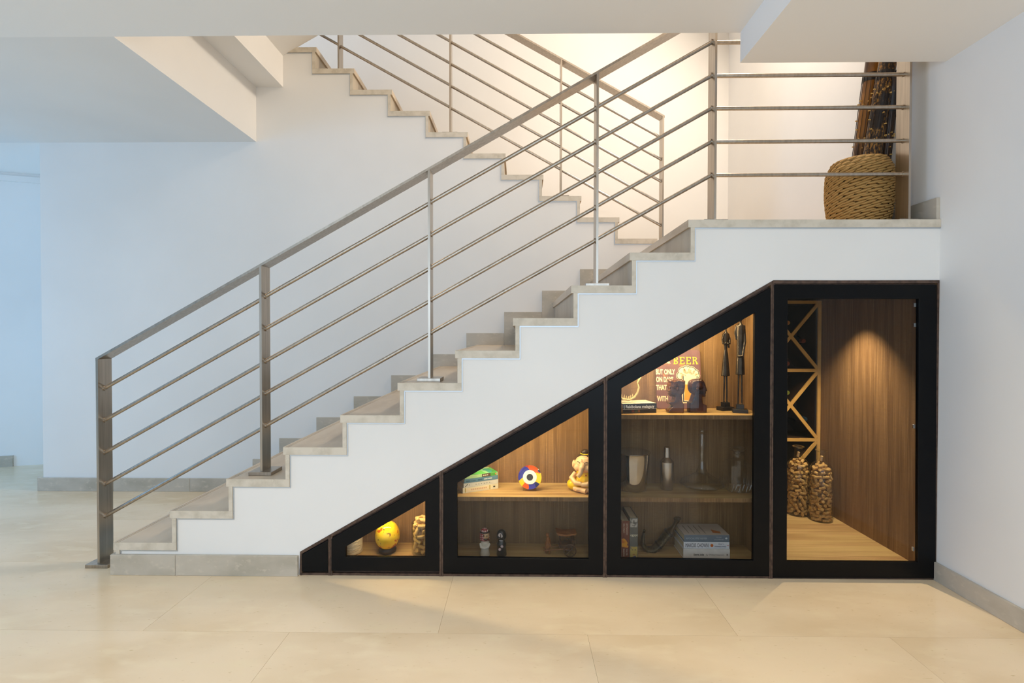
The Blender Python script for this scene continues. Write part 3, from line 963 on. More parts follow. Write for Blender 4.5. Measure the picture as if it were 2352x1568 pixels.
put('stand', MB().tube([(-.034, -.030, .014), (-.035, -.020, .003), (-.035, .035, .003), (-.02, .03, .06)], .0028, 8)
    .tube([(.034, -.030, .014), (.035, -.020, .003), (.035, .035, .003), (.02, .03, .06)], .0028, 8).tube([(-.035, .02, .003), (.035, .02, .003)], .0025, 8), M['glass_c'], pl, smooth=True)

# seated figurine with a trunk
pf = PZ(1347, 1132, zC)
sf = S(pf.y)
fg = thing('seated_figurine', (pf.x - .002, pf.y + .06, zC), 'seated figurine with a short trunk in flower-dotted yellow clothes', 'figurine')
Mk = mat('figurine_skin', (240, 200, 150), .35)
My = mat('figurine_yellow', (240, 205, 15), .3)
Mh = mat('figurine_hair', (62, 46, 26), .35)
Mr = mat('figurine_red', (190, 50, 30), .4)
fuse('body', MB().ball((0, 0, .055), (.062, .05, .055)).ball((-.055, -.03, .035), (.045, .04, .034)).ball((.055, -.03, .035), (.045, .04, .034)).ball((0, .0, .095), (.052, .042, .035)), My, fg, .004, 5)
fuse('arms_and_feet', MB().tube([(-.05, -.02, .10), (-.068, -.045, .075), (-.035, -.072, .055), (.0, -.075, .056)], [.015, .016, .014, .013]).tube([(.05, -.02, .10), (.068, -.045, .075), (.035, -.072, .055), (.0, -.075, .050)], [.015, .016, .014, .013])
     .tube([(-.05, -.062, .020), (.03, -.080, .016)], [.014, .015]).tube([(.05, -.062, .020), (-.03, -.080, .022)], [.014, .012]), Mk, fg, .003, 4)
hd = fuse('head', MB().ball((0, -.012, .155), (.058, .052, .055)).ball((-.03, -.045, .14), (.024, .018, .022)).ball((.03, -.045, .14), (.024, .018, .022))
          .tube([(0, -.055, .16), (0, -.072, .145), (-.004, -.078, .118), (-.016, -.076, .10), (-.026, -.07, .103)], [.017, .017, .015, .013, .010])
          .ball((.066, .005, .145), (.012, .02, .026)).ball((-.066, .005, .145), (.012, .02, .026)), Mk, fg, .003, 4)
fuse('hair', MB().ball((0, .006, .172), (.056, .052, .045)).ball((0, .01, .222), (.026, .026, .018)), Mh, fg, .003, 3)
put('hair_band', MB().lathe([(.024, -.004), (.029, 0), (.024, .004)], (0, .01, .212), 24), My, fg, smooth=True)
for sx in (-1, 1):
    put('eyebrow', MB().tube([(sx * (.012 + .011 * t), -.062 + .004 * t * t, .170 + .008 * math.sin(math.pi * t / 2.2)) for t in (0, .6, 1.2, 1.8, 2.2)], .0016, 6), Mh, hd, smooth=True)
    put('eyelid', MB().tube([(sx * (.013 + .010 * t), -.0655 + .004 * t * t, .157 + .005 * math.sin(math.pi * t / 2.2)) for t in (0, .6, 1.2, 1.8, 2.2)], .0010, 6), mat('eyelid', (176, 130, 84), .5), hd, smooth=True)
put('forehead_mark', MB().tube([(-.004, -.0615, .192), (.004, -.0615, .191), (-.001, -.0625, .187), (.005, -.063, .183), (-.004, -.0635, .180)], .0013, 6), Mr, hd)
for (x, y, z) in [(-.03, -.045, .105), (.02, -.048, .098), (-.075, -.058, .040), (.06, -.068, .030), (.075, -.05, .05)]:
    put('flower_dot', MB().ball((x, y, z), .0042, 8), Mr, fg, smooth=True)
fg.rotation_euler = (0, 0, math.radians(-22))
fg.scale = (.93, .93, .93)

# man and woman shakers
def shaker(u, y, label, man):
    p = P(u, 1270, y)
    f_ = thing('figure_shaker', (p.x, y, ZF), label, 'figurine')
    if man:
        put('body', MB().lathe([(0, .001), (.026, .001), (.028, .006), (.023, .03), (.022, .045), (.026, .06), (.024, .075), (.012, .084), (.010, .09), (0, .09)], n=24), mat('white_glaze_body', (206, 196, 180), .2), f_, smooth=True)
        put('folded_arms', MB().tube([(-.024, -.008, .068), (-.020, -.022, .054), (0, -.027, .050), (.018, -.022, .056), (.024, -.006, .066)], .007, 8), mat('white_glaze_arm', (212, 202, 188), .2), f_, smooth=True)
        h = put('head', MB().ball((.004, -.006, .112), (.020, .018, .025)), mat('tan_face', (196, 158, 116), .35), f_, smooth='all')
        ck = bpy.data.materials.new('red_check')
        ck.use_nodes = True
        nt = ck.node_tree
        tc = nt.nodes.new('ShaderNodeTexCoord')
        br_ = nt.nodes.new('ShaderNodeTexBrick')
        br_.offset = 0
        for k, c_ in (('Color1', (235, 228, 220)), ('Color2', (225, 218, 210)), ('Mortar', (150, 24, 34))):
            br_.inputs[k].default_value = lin(c_)
        br_.inputs['Scale'].default_value = 1
        br_.inputs['Mortar Size'].default_value = .0028
        br_.inputs['Brick Width'].default_value = .0095
        br_.inputs['Row Height'].default_value = .011
        mp = nt.nodes.new('ShaderNodeMapping')
        mp.inputs['Rotation'].default_value = (math.pi / 2, 0, 0)
        nt.links.new(tc.outputs['Object'], mp.inputs[0])
        nt.links.new(mp.outputs[0], br_.inputs[0])
        nt.links.new(br_.outputs[0], nt.nodes['Principled BSDF'].inputs['Base Color'])
        put('headcloth', MB().lathe([(.024, .084), (.028, .094), (.026, .122), (.022, .136), (.010, .147), (0, .149)], (-.003, .006, 0), 24), ck, f_, smooth=True)
        put('head_ring', MB().lathe([(.024, -.004), (.0275, 0), (.024, .004)], (-.002, .002, .130), 24), mat('black_cord', (22, 20, 18), .4), f_, smooth=True)
        for sx in (-.005, .012):
            put('eye', MB().ball((sx, -.0235, .116), .0034, 8), mat('eye_black', (20, 16, 12), .3), h, smooth=True)
        put('beard', MB().ball((.004, -.012, .096), (.015, .013, .009)), mat('beard', (60, 40, 30), .5), h, smooth=True)
        put('nose', MB().ball((.005, -.0255, .108), (.003, .004, .006)), mat('nose', (200, 160, 120), .4), h, smooth=True)
    else:
        bk = mat('black_robe', (26, 24, 22), .3)
        fuse('robe', MB().lathe([(0, .001), (.027, .001), (.028, .01), (.024, .045), (.026, .065), (.018, .084), (.012, .09)], n=20).ball((0, 0, .112), (.027, .024, .033)), bk, f_, .003, 3)
        put('face', MB().ball((-.004, -.011, .113), (.017, .015, .020)), mat('pale_face', (205, 190, 186), .3), f_, smooth='all')
        put('mask', MB().tube([(-.020, -.018, .112), (-.005, -.0275, .104), (.012, -.020, .106)], .004, 8), bk, f_, smooth=True)
        put('mask_bar', MB().tube([(-.005, -.0275, .104), (-.004, -.027, .128)], .0022, 6), bk, f_)
        put('collar', MB().ball((-.002, -.010, .088), (.012, .010, .006)), mat('collar', (190, 186, 190), .3), f_, smooth=True)
        for (x, z) in [(-.009, .044), (.003, .060)]:
            put('hand', MB().ball((x, -.026, z), (.008, .006, .008)), mat('pink_hand', (206, 178, 176), .3), f_, smooth='all')
shaker(1114, .125, 'white robed figurine with a red checked headcloth', True)
shaker(1152, .125, 'black robed figurine with a half covered pale face', False)

# wooden rickshaw with its puller
Mo = mat('toy_wood', (150, 92, 44), .5, noise=((120, 68, 30), (40, 40, 90), 4, .4, .7))
Md = mat('toy_wood_dark', (84, 54, 32), .5, noise=((62, 38, 22), (40, 40, 90), 4, .4, .7))
yk = .15
pk = P(1258, 1275, yk)
rkw = thing('wooden_rickshaw', (pk.x, yk, ZF), 'carved wooden rickshaw drawn by a small wooden man', 'ornament')
fuse('puller', MB().tube([(0, 0, .028), (0, 0, .05), (.003, 0, .075), (0, 0, .09)], [.014, .017, .015, .008]).ball((-.001, 0, .104), (.0095, .009, .012)).tube([(-.006, .006, .03), (-.010, .006, .001)], [.007, .005]).tube([(.006, -.006, .03), (.010, -.006, .001)], [.007, .005])
     .tube([(.004, -.014, .08), (.014, -.017, .055), (.004, -.014, .036)], [.006, .006, .004]).tube([(.004, .014, .08), (.014, .017, .055), (.004, .014, .036)], [.006, .006, .004]), Mo, rkw, .0022, 2)
for sy in (-1, 1):
    put('shaft', MB().tube([(-.025, sy * .02, .026), (.07, sy * .025, .036), (.12, sy * .028, .040)], .0025, 8), Mo, rkw, smooth=True)
    wh = put('wheel', MB().tube([(.118 + .033 * math.cos(t), sy * .04, .036 + .033 * math.sin(t)) for t in [i * math.pi / 12 for i in range(25)]], .003, 6, caps=False), Md, rkw, smooth=True)
    for t in range(4):
        g = t * math.pi / 4
        put('spoke', MB().tube([(.118 - .032 * math.cos(g), sy * .04, .036 - .032 * math.sin(g)), (.118 + .032 * math.cos(g), sy * .04, .036 + .032 * math.sin(g))], .0014, 6), Md, wh)
    for x in (.072, .135):
        put('roof_post', MB().tube([(x, sy * .03, .05), (x - .008, sy * .032, .118)], .003, 6), Md, rkw)
put('seat_box', MB().prism([(.06, .045), (.14, .045), (.145, .09), (.134, .09), (.128, .064), (.06, .060)], -.03, .03), Md, rkw)
put('axle', MB().tube([(.118, -.042, .036), (.118, .042, .036)], .0025, 8), Md, rkw)
put('roof', MB().prism([(.045, .131), (.055, .116), (.10, .112), (.15, .120), (.155, .128), (.10, .121), (.06, .127)], -.038, .038), Mo, rkw)

# ------------------------------------------------------------------ cabinet D upper shelf
pr = PZ(1432, 950, zD1)
bkr = book((pr.x - .004, pr.y, zD1 + .0004), math.radians(10), .190, .135, .052, (34, 30, 28), 'thick black dictionary with a white spine title under the jawbone', hard=True)
on_spine(bkr, MB().box(0, .190, -.0005, 0, .022, .0235), (226, 218, 200))
put('front_cover', MB().box(.0005, .1895, .0005, .1345, .052, .0526), mat('cream_cover', (232, 222, 196), .5), bkr)
on_spine(bkr, MB().box(.05, .065, -.0005, 0, .006, .018), (96, 44, 28))
on_spine(bkr, MB().box(.07, .082, -.0005, 0, .004, .016), (58, 66, 40))
on_spine(bkr, MB().box(.085, .097, -.0005, 0, .006, .019), (110, 66, 30))
spine(bkr, '| Rakibolana malagasy', .0215, (240, 236, 226), .006, .029, offset=.0003, sx=.92)
# jawbone on the book
Mbn = mat('bone', (228, 206, 150), .5, noise=((206, 176, 116), (60, 60, 60), 4, .45, .7))
pj0 = P(1440, 921, .10)
zbk = zD1 + .0530
jw = thing('jawbone', (pr.x + .03, .12, zbk), 'toothed yellowish jawbone standing on the black dictionary', 'bone')
def jp(u, v):
    q = P(u, v, .12)
    return (q.x - jw.location.x, 0, max(q.z - zbk, .006))
jj = fuse('jaw', MB().tube([jp(1405, 895), jp(1420, 908), jp(1430, 916), jp(1445, 918), jp(1457, 912), jp(1464, 902), jp(1467, 890), jp(1464, 880), jp(1470, 868), jp(1474, 850)], [.008, .009, .009, .009, .009, .0085, .007, .006, .010, .004], 10, flat=.7), Mbn, jw, .0022, 2)
for (u, v, h) in [(1427, 912, .014), (1433, 914, .016), (1438, 915, .012), (1443, 915, .010), (1447, 913, .012), (1452, 911, .013)]:
    q = jp(u, v)
    put('tooth', MB().tube([q, (q[0] + .001, 0, q[2] + .006), (q[0] + .003, 0, q[2] + .004 + h)], [.0045, .004, .0005], 8), Mbn, jj, smooth=True)

# beer sign leaning on the back panel
Msg = mat('sign_enamel', (122, 84, 78), .5, noise=[((108, 72, 68), (14, 14, 14), 4, .4, .7), ((170, 116, 74), (16, 16, 16), 6, .63, .72)])
Mcr = mat('sign_cream', (240, 222, 180), .55, noise=((196, 128, 66), (70, 70, 70), 5, .64, .70))
Myl = mat('sign_yellow', (206, 186, 30), .55, noise=((150, 126, 40), (160, 160, 160), 4, .60, .68))
Mdk = mat('sign_dark', (52, 44, 44), .6)
Mam = mat('sign_amber', (234, 158, 10), .5)
ys = .235
p0, p1 = P(1509, 938, ys), P(1613, 938, ys)
sw, sh = p1.x - p0.x, .335
sg = thing('beer_sign', (p0.x, ys, zD1 + .0008), 'worn brown metal sign with beer slogan and a frothing glass', 'sign')
sg.rotation_euler = (math.radians(-7), 0, 0)
rr_, cn = .018, []
for cx_, cz_, g0 in ((sw - rr_, sh - rr_, 0), (rr_, sh - rr_, 90), (rr_, rr_, 180), (sw - rr_, rr_, 270)):
    cn += [(cx_ + rr_ * math.cos(math.radians(g0 + t)), cz_ + rr_ * math.sin(math.radians(g0 + t))) for t in (0, 22, 45, 67, 90)]
put('plate', MB().prism(cn, 0, .002), Msg, sg)
def on_board(u, v):
    q_ = P(u, v, ys)
    for _ in range(4):
        q_ = P(u, v, ys + (q_.z - zD1) * math.tan(math.radians(7)))
    return (q_.x - p0.x, (q_.z - zD1) / math.cos(math.radians(7)))
def st_(s, u, v, size, m, **k):
    """sign text; u,v = photo pixel of the baseline's left end"""
    q = on_board(u, v)
    text('lettering', s, size, m, sg, (q[0], -.0006, q[1]), (math.pi / 2, 0, 0), extrude=.0004, **k)
st_('BUT ONLY', 1506, 859.5, .040, Mcr, offset=.0012, sx=.56)
st_('ON DAYS', 1507, 877, .040, Mcr, offset=.0012, sx=.56)
st_('THAT', 1507, 895.5, .040, Mcr, offset=.0012, sx=.58)
st_('WITH', 1510, 921, .040, Mcr, offset=.0012, sx=.58)
st_('NK', 1529, 834.5, .030, Mcr, offset=.001, sx=.6)
# slab-serif heading
hx, hz_ = on_board(1548, 836.5)
lw, lh, bw = .0285, .042, .0062
def ser(mb, x, z, w_):
    mb.box(x - .0035, x + w_ + .0035, 0, .0004, z - .0012, z + .0026)
for i, ch in enumerate('BEER'):
    x = hx + i * (lw + .0075)
    mb = MB().box(x, x + bw, 0, .0004, hz_, hz_ + lh)
    mb.box(x - .004, x + bw + .003, -.0001, .0004, hz_, hz_ + .003).box(x - .004, x + bw + .003, -.0001, .0004, hz_ + lh - .003, hz_ + lh)
    if ch == 'E':
        for zz in (hz_, hz_ + lh - .0045):
            mb.box(x, x + lw - .004, -.0002, .0004, zz, zz + .0045)
        mb.box(x, x + lw - .010, -.0002, .0004, hz_ + lh / 2 - .002, hz_ + lh / 2 + .0025)
        mb.box(x + lw - .008, x + lw - .004, -.0003, .0004, hz_, hz_ + .011).box(x + lw - .008, x + lw - .004, -.0003, .0004, hz_ + lh - .011, hz_ + lh)
    else:
        rad = lh / 4
        def arc(zc):
            o_ = [(x + bw * .5 + (lw - .012) * .5, zc - rad)]
            pts_o = [(x + lw * .40 + rad * 1.05 * math.cos(t), zc + rad * math.sin(t)) for t in [(-90 + 18 * k) * math.pi / 180 for k in range(11)]]
            pts_i = [(x + lw * .40 + (rad - .0052) * math.cos(t), zc + (rad - .0045) * math.sin(t)) for t in [(90 - 18 * k) * math.pi / 180 for k in range(11)]]
            mb.prism(pts_o + pts_i, -.0002, .0004)
            mb.box(x, x + lw * .42, -.0003, .0004, zc + rad - .0045, zc + rad).box(x, x + lw * .42, -.0003, .0004, zc - rad, zc - rad + .0045)
        arc(hz_ + lh * .75)
        if ch == 'B':
            arc(hz_ + lh * .25)
        else:
            mb.prism([(x + lw * .38, hz_ + lh * .5), (x + lw * .62, hz_ + lh * .5), (x + lw * .98, hz_ + .003), (x + lw * .70, hz_ + .003)], -.0002, .0004)
            mb.box(x + lw * .62, x + lw * 1.02, -.0001, .0004, hz_, hz_ + .003)
    put('lettering', mb, Myl, sg, loc=(0, -.0006, 0))
def sq(u, v):
    return on_board(u, v)
def blobpoly(cs, grow):
    mb = MB()
    for (u, v, r_) in cs:
        c_ = sq(u, v)
        rr2 = r_ * S(ys) + grow
        mb.prism([(c_[0] + rr2 * math.cos(2 * math.pi * t / 20), c_[1] + rr2 * math.sin(2 * math.pi * t / 20)) for t in range(20)], 0, .0003)
    return mb
froth = [(1563, 863, 7), (1568, 853, 8), (1577, 850, 8.5), (1588, 852, 8), (1597, 857, 6.5), (1600, 863, 5), (1570, 866, 6), (1582, 862, 9)]
put('froth_outline', blobpoly(froth, .0075), Mcr, sg, loc=(0, -.0005, 0))
put('froth_line', blobpoly(froth, .005), Mdk, sg, loc=(0, -.0008, 0))
put('froth', blobpoly(froth, .001), Mcr, sg, loc=(0, -.0011, 0))
gl = [(1569, 868), (1594, 868), (1583, 922), (1569.5, 922)]
def quad(pts, dy, m, name):
    put(name, MB().prism([sq(*p_) for p_ in pts], 0, .0003), m, sg, loc=(0, dy, 0))
quad([(1566, 862), (1604, 862), (1600, 926), (1567, 926)], -.0009, Mcr, 'glass_outline')
quad([(1568, 864), (1602, 864), (1598, 923.5), (1569, 923.5)], -.0012, Mdk, 'glass_line')
quad([(1570, 864), (1600, 864), (1596, 921.5), (1571, 921.5)], -.0015, Mcr, 'glass_fill')
quad([(1573, 883), (1597, 883), (1594, 919), (1571.5, 919)], -.0018, Mam, 'beer')

# carved busts
Mb1 = mat('carved_wood', (96, 58, 32), .22, spec=.5, noise=[((58, 32, 18), (14, 14, 30), 5, .4, .66), ((134, 88, 46), (26, 26, 60), 4, .58, .74)])
Mb2 = mat('carved_wood_dark', (72, 38, 24), .22, spec=.5, noise=((40, 20, 14), (14, 14, 30), 5, .4, .66))
def bust(prof, label, mm, female):
    """carved in profile: the outline grown to full thickness, edges rounded"""
    prof = [(1500 + a_ / 9.8, 800 + b_ / 9.8) for a_, b_ in prof]
    ub = sum(p_[0] for p_ in prof) / len(prof)
    vb = max(p_[1] for p_ in prof)
    p = PZ(ub, vb, zD1)
    yy = p.y + .02
    b = thing('carved_bust', (P(ub, vb, yy).x, yy, zD1), label, 'bust')
    z0 = P(ub, vb, yy).z
    pr_ = [(P(a_, b_, yy).x - b.location.x, P(a_, b_, yy).z - z0 + .0005) for a_, b_ in prof]
    cxm = sum(q[0] for q in pr_) / len(pr_)
    hc = [q for q in pr_ if q[1] > .09]
    hx_, hz2_ = sum(q[0] for q in hc) / len(hc), sum(q[1] for q in hc) / len(hc)
    mb = MB()
    for sc_, th in ((1.0, .012), (.93, .022), (.82, .030)):
        mb.prism([((q[0] - hx_) * sc_ + hx_, (q[1] - hz2_) * sc_ + hz2_) if q[1] > .085 else ((q[0] - cxm) * (1 - (1 - sc_) * .4) + cxm, q[1]) for q in pr_], -th, th)
    mb.ball((hx_, 0, hz2_ + .004), (.036, .036, .034))
    bd = fuse('head_and_base', mb, mm, b, .0024, 4)
    sg_ = -1 if female else 1
    put('ear', MB().ball((hx_ - sg_ * .012, -.034, hz2_ - .012), (.007, .004, .011)), mm, bd, smooth=True)
    put('eye', MB().ball((hx_ + sg_ * .026, -.026, hz2_ - .002), (.008, .004, .003)), mm, bd, smooth=True)
    if female:
        for t in range(5):
            put('hair_groove', MB().tube([(hx_ - .022 + t * .011, -.030 - .003 * math.sin(t), hz2_ + .024), (hx_ - .006 + t * .009, -.0365, hz2_ + .002)], .0011, 6), Mb2, bd)
bust([(330, 705), (400, 700), (400, 735), (560, 700), (640, 710), (715, 740), (705, 900), (690, 1000), (640, 1050), (620, 1062), (650, 1230), (680, 1262), (670, 1450), (310, 1440), (300, 1400), (370, 1340), (430, 1285), (350, 1270), (305, 1220), (345, 1200), (440, 1190), (480, 1092), (370, 1088), (345, 1062), (350, 1012), (325, 988), (308, 966), (340, 940), (352, 870), (345, 790), (365, 770), (322, 740)],
     'carved wooden bust of a woman facing left before the beer sign', Mb1, True)
bust([(830, 730), (900, 700), (1060, 690), (1110, 720), (1150, 780), (1170, 850), (1204, 962), (1168, 986), (1176, 1020), (1160, 1042), (1166, 1090), (1140, 1106), (1080, 1092), (1080, 1240), (1180, 1280), (1180, 1445), (780, 1435), (785, 1232), (830, 1202), (880, 1042), (830, 1010), (795, 940), (785, 850), (800, 770)],
     'dark carved wooden bust of a man facing right before the beer sign', Mb2, False)

# slender bronze statuettes
Mz = mat('dark_bronze', (62, 54, 46), .32, .75, noise=((40, 34, 30), (30, 30, 30), 4, .4, .7))
Mp = mat('black_plinth', (26, 22, 22), .4)
def statue(u, vb, vt, y_, woman, label):
    p = P(u, vb, y_)
    h = P(u, vt, y_).z - zD1
    b = thing('bronze_statuette', (p.x, y_, zD1), label, 'statuette')
    b.rotation_euler = (0, 0, math.radians(-18 if not woman else 14))
    put('plinth', MB().box(-.038, .038, -.028, .028, .0006, .020), Mp, b, bevel=.001)
    put('block', MB().box(-.019, .019, -.016, .016, .020, .045), Mp, b, bevel=.001)
    z0 = .045
    H = h - z0
    mb = MB()
    f = lambda t: z0 + H * t
    for sx in (-1, 1):
        mb.tube([(sx * .010, 0, f(0)), (sx * .0085, 0, f(.18)), (sx * .007, 0, f(.36))], [.0042, .0048, .0055], 8)
        mb.tube([(sx * .010, -.008, f(0) + .003), (sx * .010, .003, f(0) + .003)], [.003, .004], 8)
    if woman:
        mb.lathe([(.0, f(.33)), (.026, f(.33)), (.024, f(.36)), (.014, f(.60)), (.009, f(.66)), (.012, f(.72)), (.016, f(.80)), (.014, f(.86)), (.006, f(.89)), (.005, f(.91))], n=14, sy=.7)
        for sx in (-1, 1):
            mb.tube([(sx * .013, 0, f(.86)), (sx * .024, -.002, f(.79)), (sx * .021, -.006, f(.73)), (sx * .004, -.012, f(.74))], [.006, .0055, .005, .004], 8)
        mb.tube([(.018, .004, f(.80)), (.024, .006, f(.68))], [.006, .005], 8)
    else:
        mb.lathe([(.0, f(.33)), (.024, f(.33)), (.020, f(.50)), (.019, f(.53)), (.019, f(.70)), (.021, f(.82)), (.018, f(.88)), (.007, f(.90)), (.006, f(.915))], n=14, sy=.7)
        mb.tube([(-.018, 0, f(.88)), (-.027, -.002, f(.80)), (-.020, -.004, f(.72))], [.006, .006, .005], 8)
        mb.tube([(.018, 0, f(.88)), (.023, -.006, f(.70)), (.012, -.014, f(.54)), (-.012, -.014, f(.53))], [.006, .006, .005, .004], 8)
    mb.ball((0, -.002, f(.955)), (.0105, .012, .018), 12).ball((0, .004, f(.975)), (.010, .011, .012), 12)
    bd = fuse('figure', mb, Mz, b, .0024, 1)
statue(1666, 936, 740, .205, True, 'slender bronze statuette of a woman in a long skirt')
statue(1699.5, 939, 722, .122, False, 'slender bronze statuette of a draped man, nearest the cabinet wall')

# ------------------------------------------------------------------ cabinet D middle shelf
Mst = mat('polished_steel', (205, 196, 184), .10, 1.0)
Msb = mat('satin_steel', (200, 192, 184), .26, 1.0)
p = PZ(1459, 1132, zD2)
s_ = S(p.y + .07)
rb, rt_ = 31 * s_, 40 * s_
hb = P(1459, 1036, p.y + rb).z - zD2
b = thing('ice_bucket', (p.x, p.y + rb, zD2), 'polished steel ice bucket with flared sides', 'bucket')
prof = [(0, .001), (rb * .92, .001), (rb, .008)] + [(rb + (rt_ - rb) * (t ** .75), .008 + (hb - .008) * t) for t in (.2, .4, .6, .8, .95)]
put('bowl', MB().lathe(prof + [(rt_ + .002, hb - .003), (rt_ + .001, hb), (rt_ - .002, hb - .001), (rt_ - .004, hb * .8), (rb - .003, .02), (0, .012)], n=48), Mst, b, smooth=True)
put('rim', MB().lathe([(rt_ + .0015, hb - .005), (rt_ + .0035, hb - .0025), (rt_ + .0015, hb)], n=48), Mst, b, smooth=True)

p = PZ(1536, 1128, zD2)
s_ = S(p.y + .04)
r_ = 15.5 * s_
hh = P(1536, 1026, p.y + r_).z - zD2
b = thing('cocktail_shaker', (p.x, p.y + r_, zD2), 'satin steel cocktail shaker with a narrow cap', 'shaker')
put('cup', MB().lathe([(0, .001), (r_ * .86, .001), (r_ * .9, .004), (r_, hh * .58), (r_, hh * .60), (0, hh * .60)], n=36), Msb, b, smooth=True)
put('strainer_top', MB().lathe([(0, hh * .602), (r_ * 1.01, hh * .602), (r_ * 1.01, hh * .655), (r_ * .55, hh * .74), (r_ * .42, hh * .76), (0, hh * .76)], n=36), Msb, b, smooth=True)
put('cap', MB().lathe([(0, hh * .75), (r_ * .44, hh * .75), (r_ * .42, hh * .99), (r_ * .36, hh), (0, hh)], n=30), Msb, b, smooth=True)

p = PZ(1612, 1131, zD2)
yq = p.y + .078
s_ = S(yq)
hh = P(1612, 985, yq).z - zD2
rw = 49 * s_
b = thing('wine_decanter', (P(1612, 1100, yq).x, yq, zD2), 'clear wide-bottomed wine decanter with a long neck and ball stopper', 'decanter')
zn = P(1612, 1110, yq).z - zD2
prof = [(0, .002), (rw * .5, .001), (rw * .8, zn * .45), (rw, zn), (rw * .93, zn + .014), (rw * .55, zn + .040), (rw * .28, zn + .062), (rw * .17, zn + .090), (rw * .13, zn + .13), (rw * .13, hh - .045), (rw * .17, hh - .03)]
put('body', MB().lathe(prof + [(rw * .15, hh - .03), (rw * .11, hh - .045), (rw * .11, zn + .13), (rw * .15, zn + .088), (rw * .26, zn + .060), (rw * .53, zn + .038), (rw * .91, zn + .012), (rw * .97, zn), (rw * .78, zn * .48), (0, .004)], n=44), M['glass_c'], b, smooth=True)
put('stopper', MB().ball((0, 0, hh - .012), .017, 20).tube([(0, 0, hh - .028), (0, 0, hh - .06)], [.006, .004], 10), M['glass_c'], b, smooth=True)

p = PZ(1693, 1130, zD2)
yq = p.y + .045
s_ = S(yq)
r_ = 26.5 * s_
hh = P(1693, 1026, yq).z - zD2
b = thing('crystal_decanter', (P(1693, 1100, yq).x, yq, zD2), 'square cut-crystal decanter with a faceted stopper', 'decanter')
h1 = hh * .60
bod = MB()
n = 4
lev = [(r_ * .96, .001), (r_, .008), (r_, h1), (r_ * .9, h1 + .012), (r_ * .45, h1 + .03), (r_ * .30, h1 + .038), (r_ * .30, h1 + .05), (r_ * .55, h1 + .054), (r_ * .55, h1 + .058), (r_ * .3, h1 + .062)]
for i, (rr2, zz) in enumerate(lev):
    for k in range(16):
        g = 2 * math.pi * k / 16
        sq_ = 1 / max(abs(math.cos(g)), abs(math.sin(g)))
        t = min(1, max(0, (zz - h1) / .03))
        q = min(sq_, 1.22) * (1 - t) + t
        bod.v.append((rr2 * q * math.cos(g), rr2 * q * math.sin(g), zz))
for i in range(len(lev) - 1):
    for k in range(16):
        bod.f.append((i * 16 + k, i * 16 + (k + 1) % 16, (i + 1) * 16 + (k + 1) % 16, (i + 1) * 16 + k))
bod.f.append(tuple(range(15, -1, -1)))
body_ = put('body', bod, M['glass_c'], b)
for side in range(4):
    for k in range(7):
        x0 = -r_ * .9 + k * r_ * .3
        zz = .006 + (k % 2) * .01
        m4 = Matrix.Rotation(side * math.pi / 2, 4, 'Z')
        pts_ = [m4 @ Vector((x0, -r_ - .0008, zz)), m4 @ Vector((x0 + r_ * .15, -r_ - .0014, zz + .028)), m4 @ Vector((x0 + r_ * .22, -r_ - .0008, zz + .05))]
        put('cut_groove', MB().tube(pts_, [.0016, .0024, .0006], 5), M['glass_cut'], body_)
put('stopper', MB().lathe([(0, h1 + .058), (r_ * .28, h1 + .058), (r_ * .30, h1 + .068), (r_ * .62, h1 + .076), (r_ * .70, h1 + .086), (r_ * .60, hh - .004), (r_ * .4, hh), (0, hh)], n=10), M['glass_cut'], b)

# ------------------------------------------------------------------ cabinet D bottom
yb_ = .085
xa_ = P(1427, 1250, yb_).x
zt1, zt2 = P(1437, 1196, yb_).z, P(1455, 1189, yb_).z
bA = book((xa_, yb_, zt1), 0, zt1 - ZF - .0005, .17, 18.5 * S(yb_), (104, 48, 32), 'red-brown upright book with an orange face on its spine', ry_=math.pi / 2, hard=True)
thA = 18.5 * S(yb_)
spine(bA, 'LEONARDO', .0125, (210, 190, 170), .012, .026, sx=.95)
spine(bA, 'DA VINCI', .0125, (210, 190, 170), .014, .010, sx=.95)
spine(bA, 'WALTER', .0115, (210, 190, 170), .150, .026, sx=.8)
spine(bA, 'ISAACSON', .0115, (210, 190, 170), .150, .010, sx=.75)
Mf = mat('face_print', (222, 150, 24), .5, noise=((190, 100, 20), (60, 60, 60), 4, .45, .7))
on_spine(bA, MB().prism([(.098, .002), (.140, .002), (.144, .034), (.135, .038), (.130, .030), (.118, .034), (.104, .026), (.094, .014)], -.0005, 0), Mf)
xb_ = P(1446.3, 1250, yb_).x
bB = book((xb_, yb_, zt2), 0, zt2 - ZF - .0005, .18, 18.5 * S(yb_), (92, 92, 88), 'grey upright book with three Egyptian faces on its spine', ry_=math.pi / 2, hard=True)
LB = zt2 - ZF
on_spine(bB, MB().box(.004, .050, -.0004, 0, .003, .041), mat('stone_face', (170, 166, 160), .6, noise=((96, 94, 90), (70, 70, 70), 4, .45, .62)))
on_spine(bB, MB().box(.155, LB - .003, -.0004, 0, .003, .041), mat('gold_face', (182, 156, 78), .5, noise=((70, 70, 110), (60, 60, 60), 4, .56, .66)))
on_spine(bB, MB().prism([(.012, .020), (.030, .017), (.034, .027), (.012, .024)], -.0007, 0), (92, 88, 84))
on_spine(bB, MB().box(.040, .0425, -.0007, 0, .014, .030), (80, 76, 72))
for z in (.010, .026):
    on_spine(bB, MB().box(.170, .174, -.0007, 0, z, z + .008), (40, 34, 34))
on_spine(bB, MB().box(.196, .199, -.0007, 0, .016, .028), (150, 80, 50))
tt = text('title', 'egypt', .0185, mat('print', (226, 218, 190), .6), bB, (.098, -.0004, .0015), (math.pi / 2, 0, 0), .0003, .0)
tt.rotation_euler = (0, -math.pi / 2, 0)
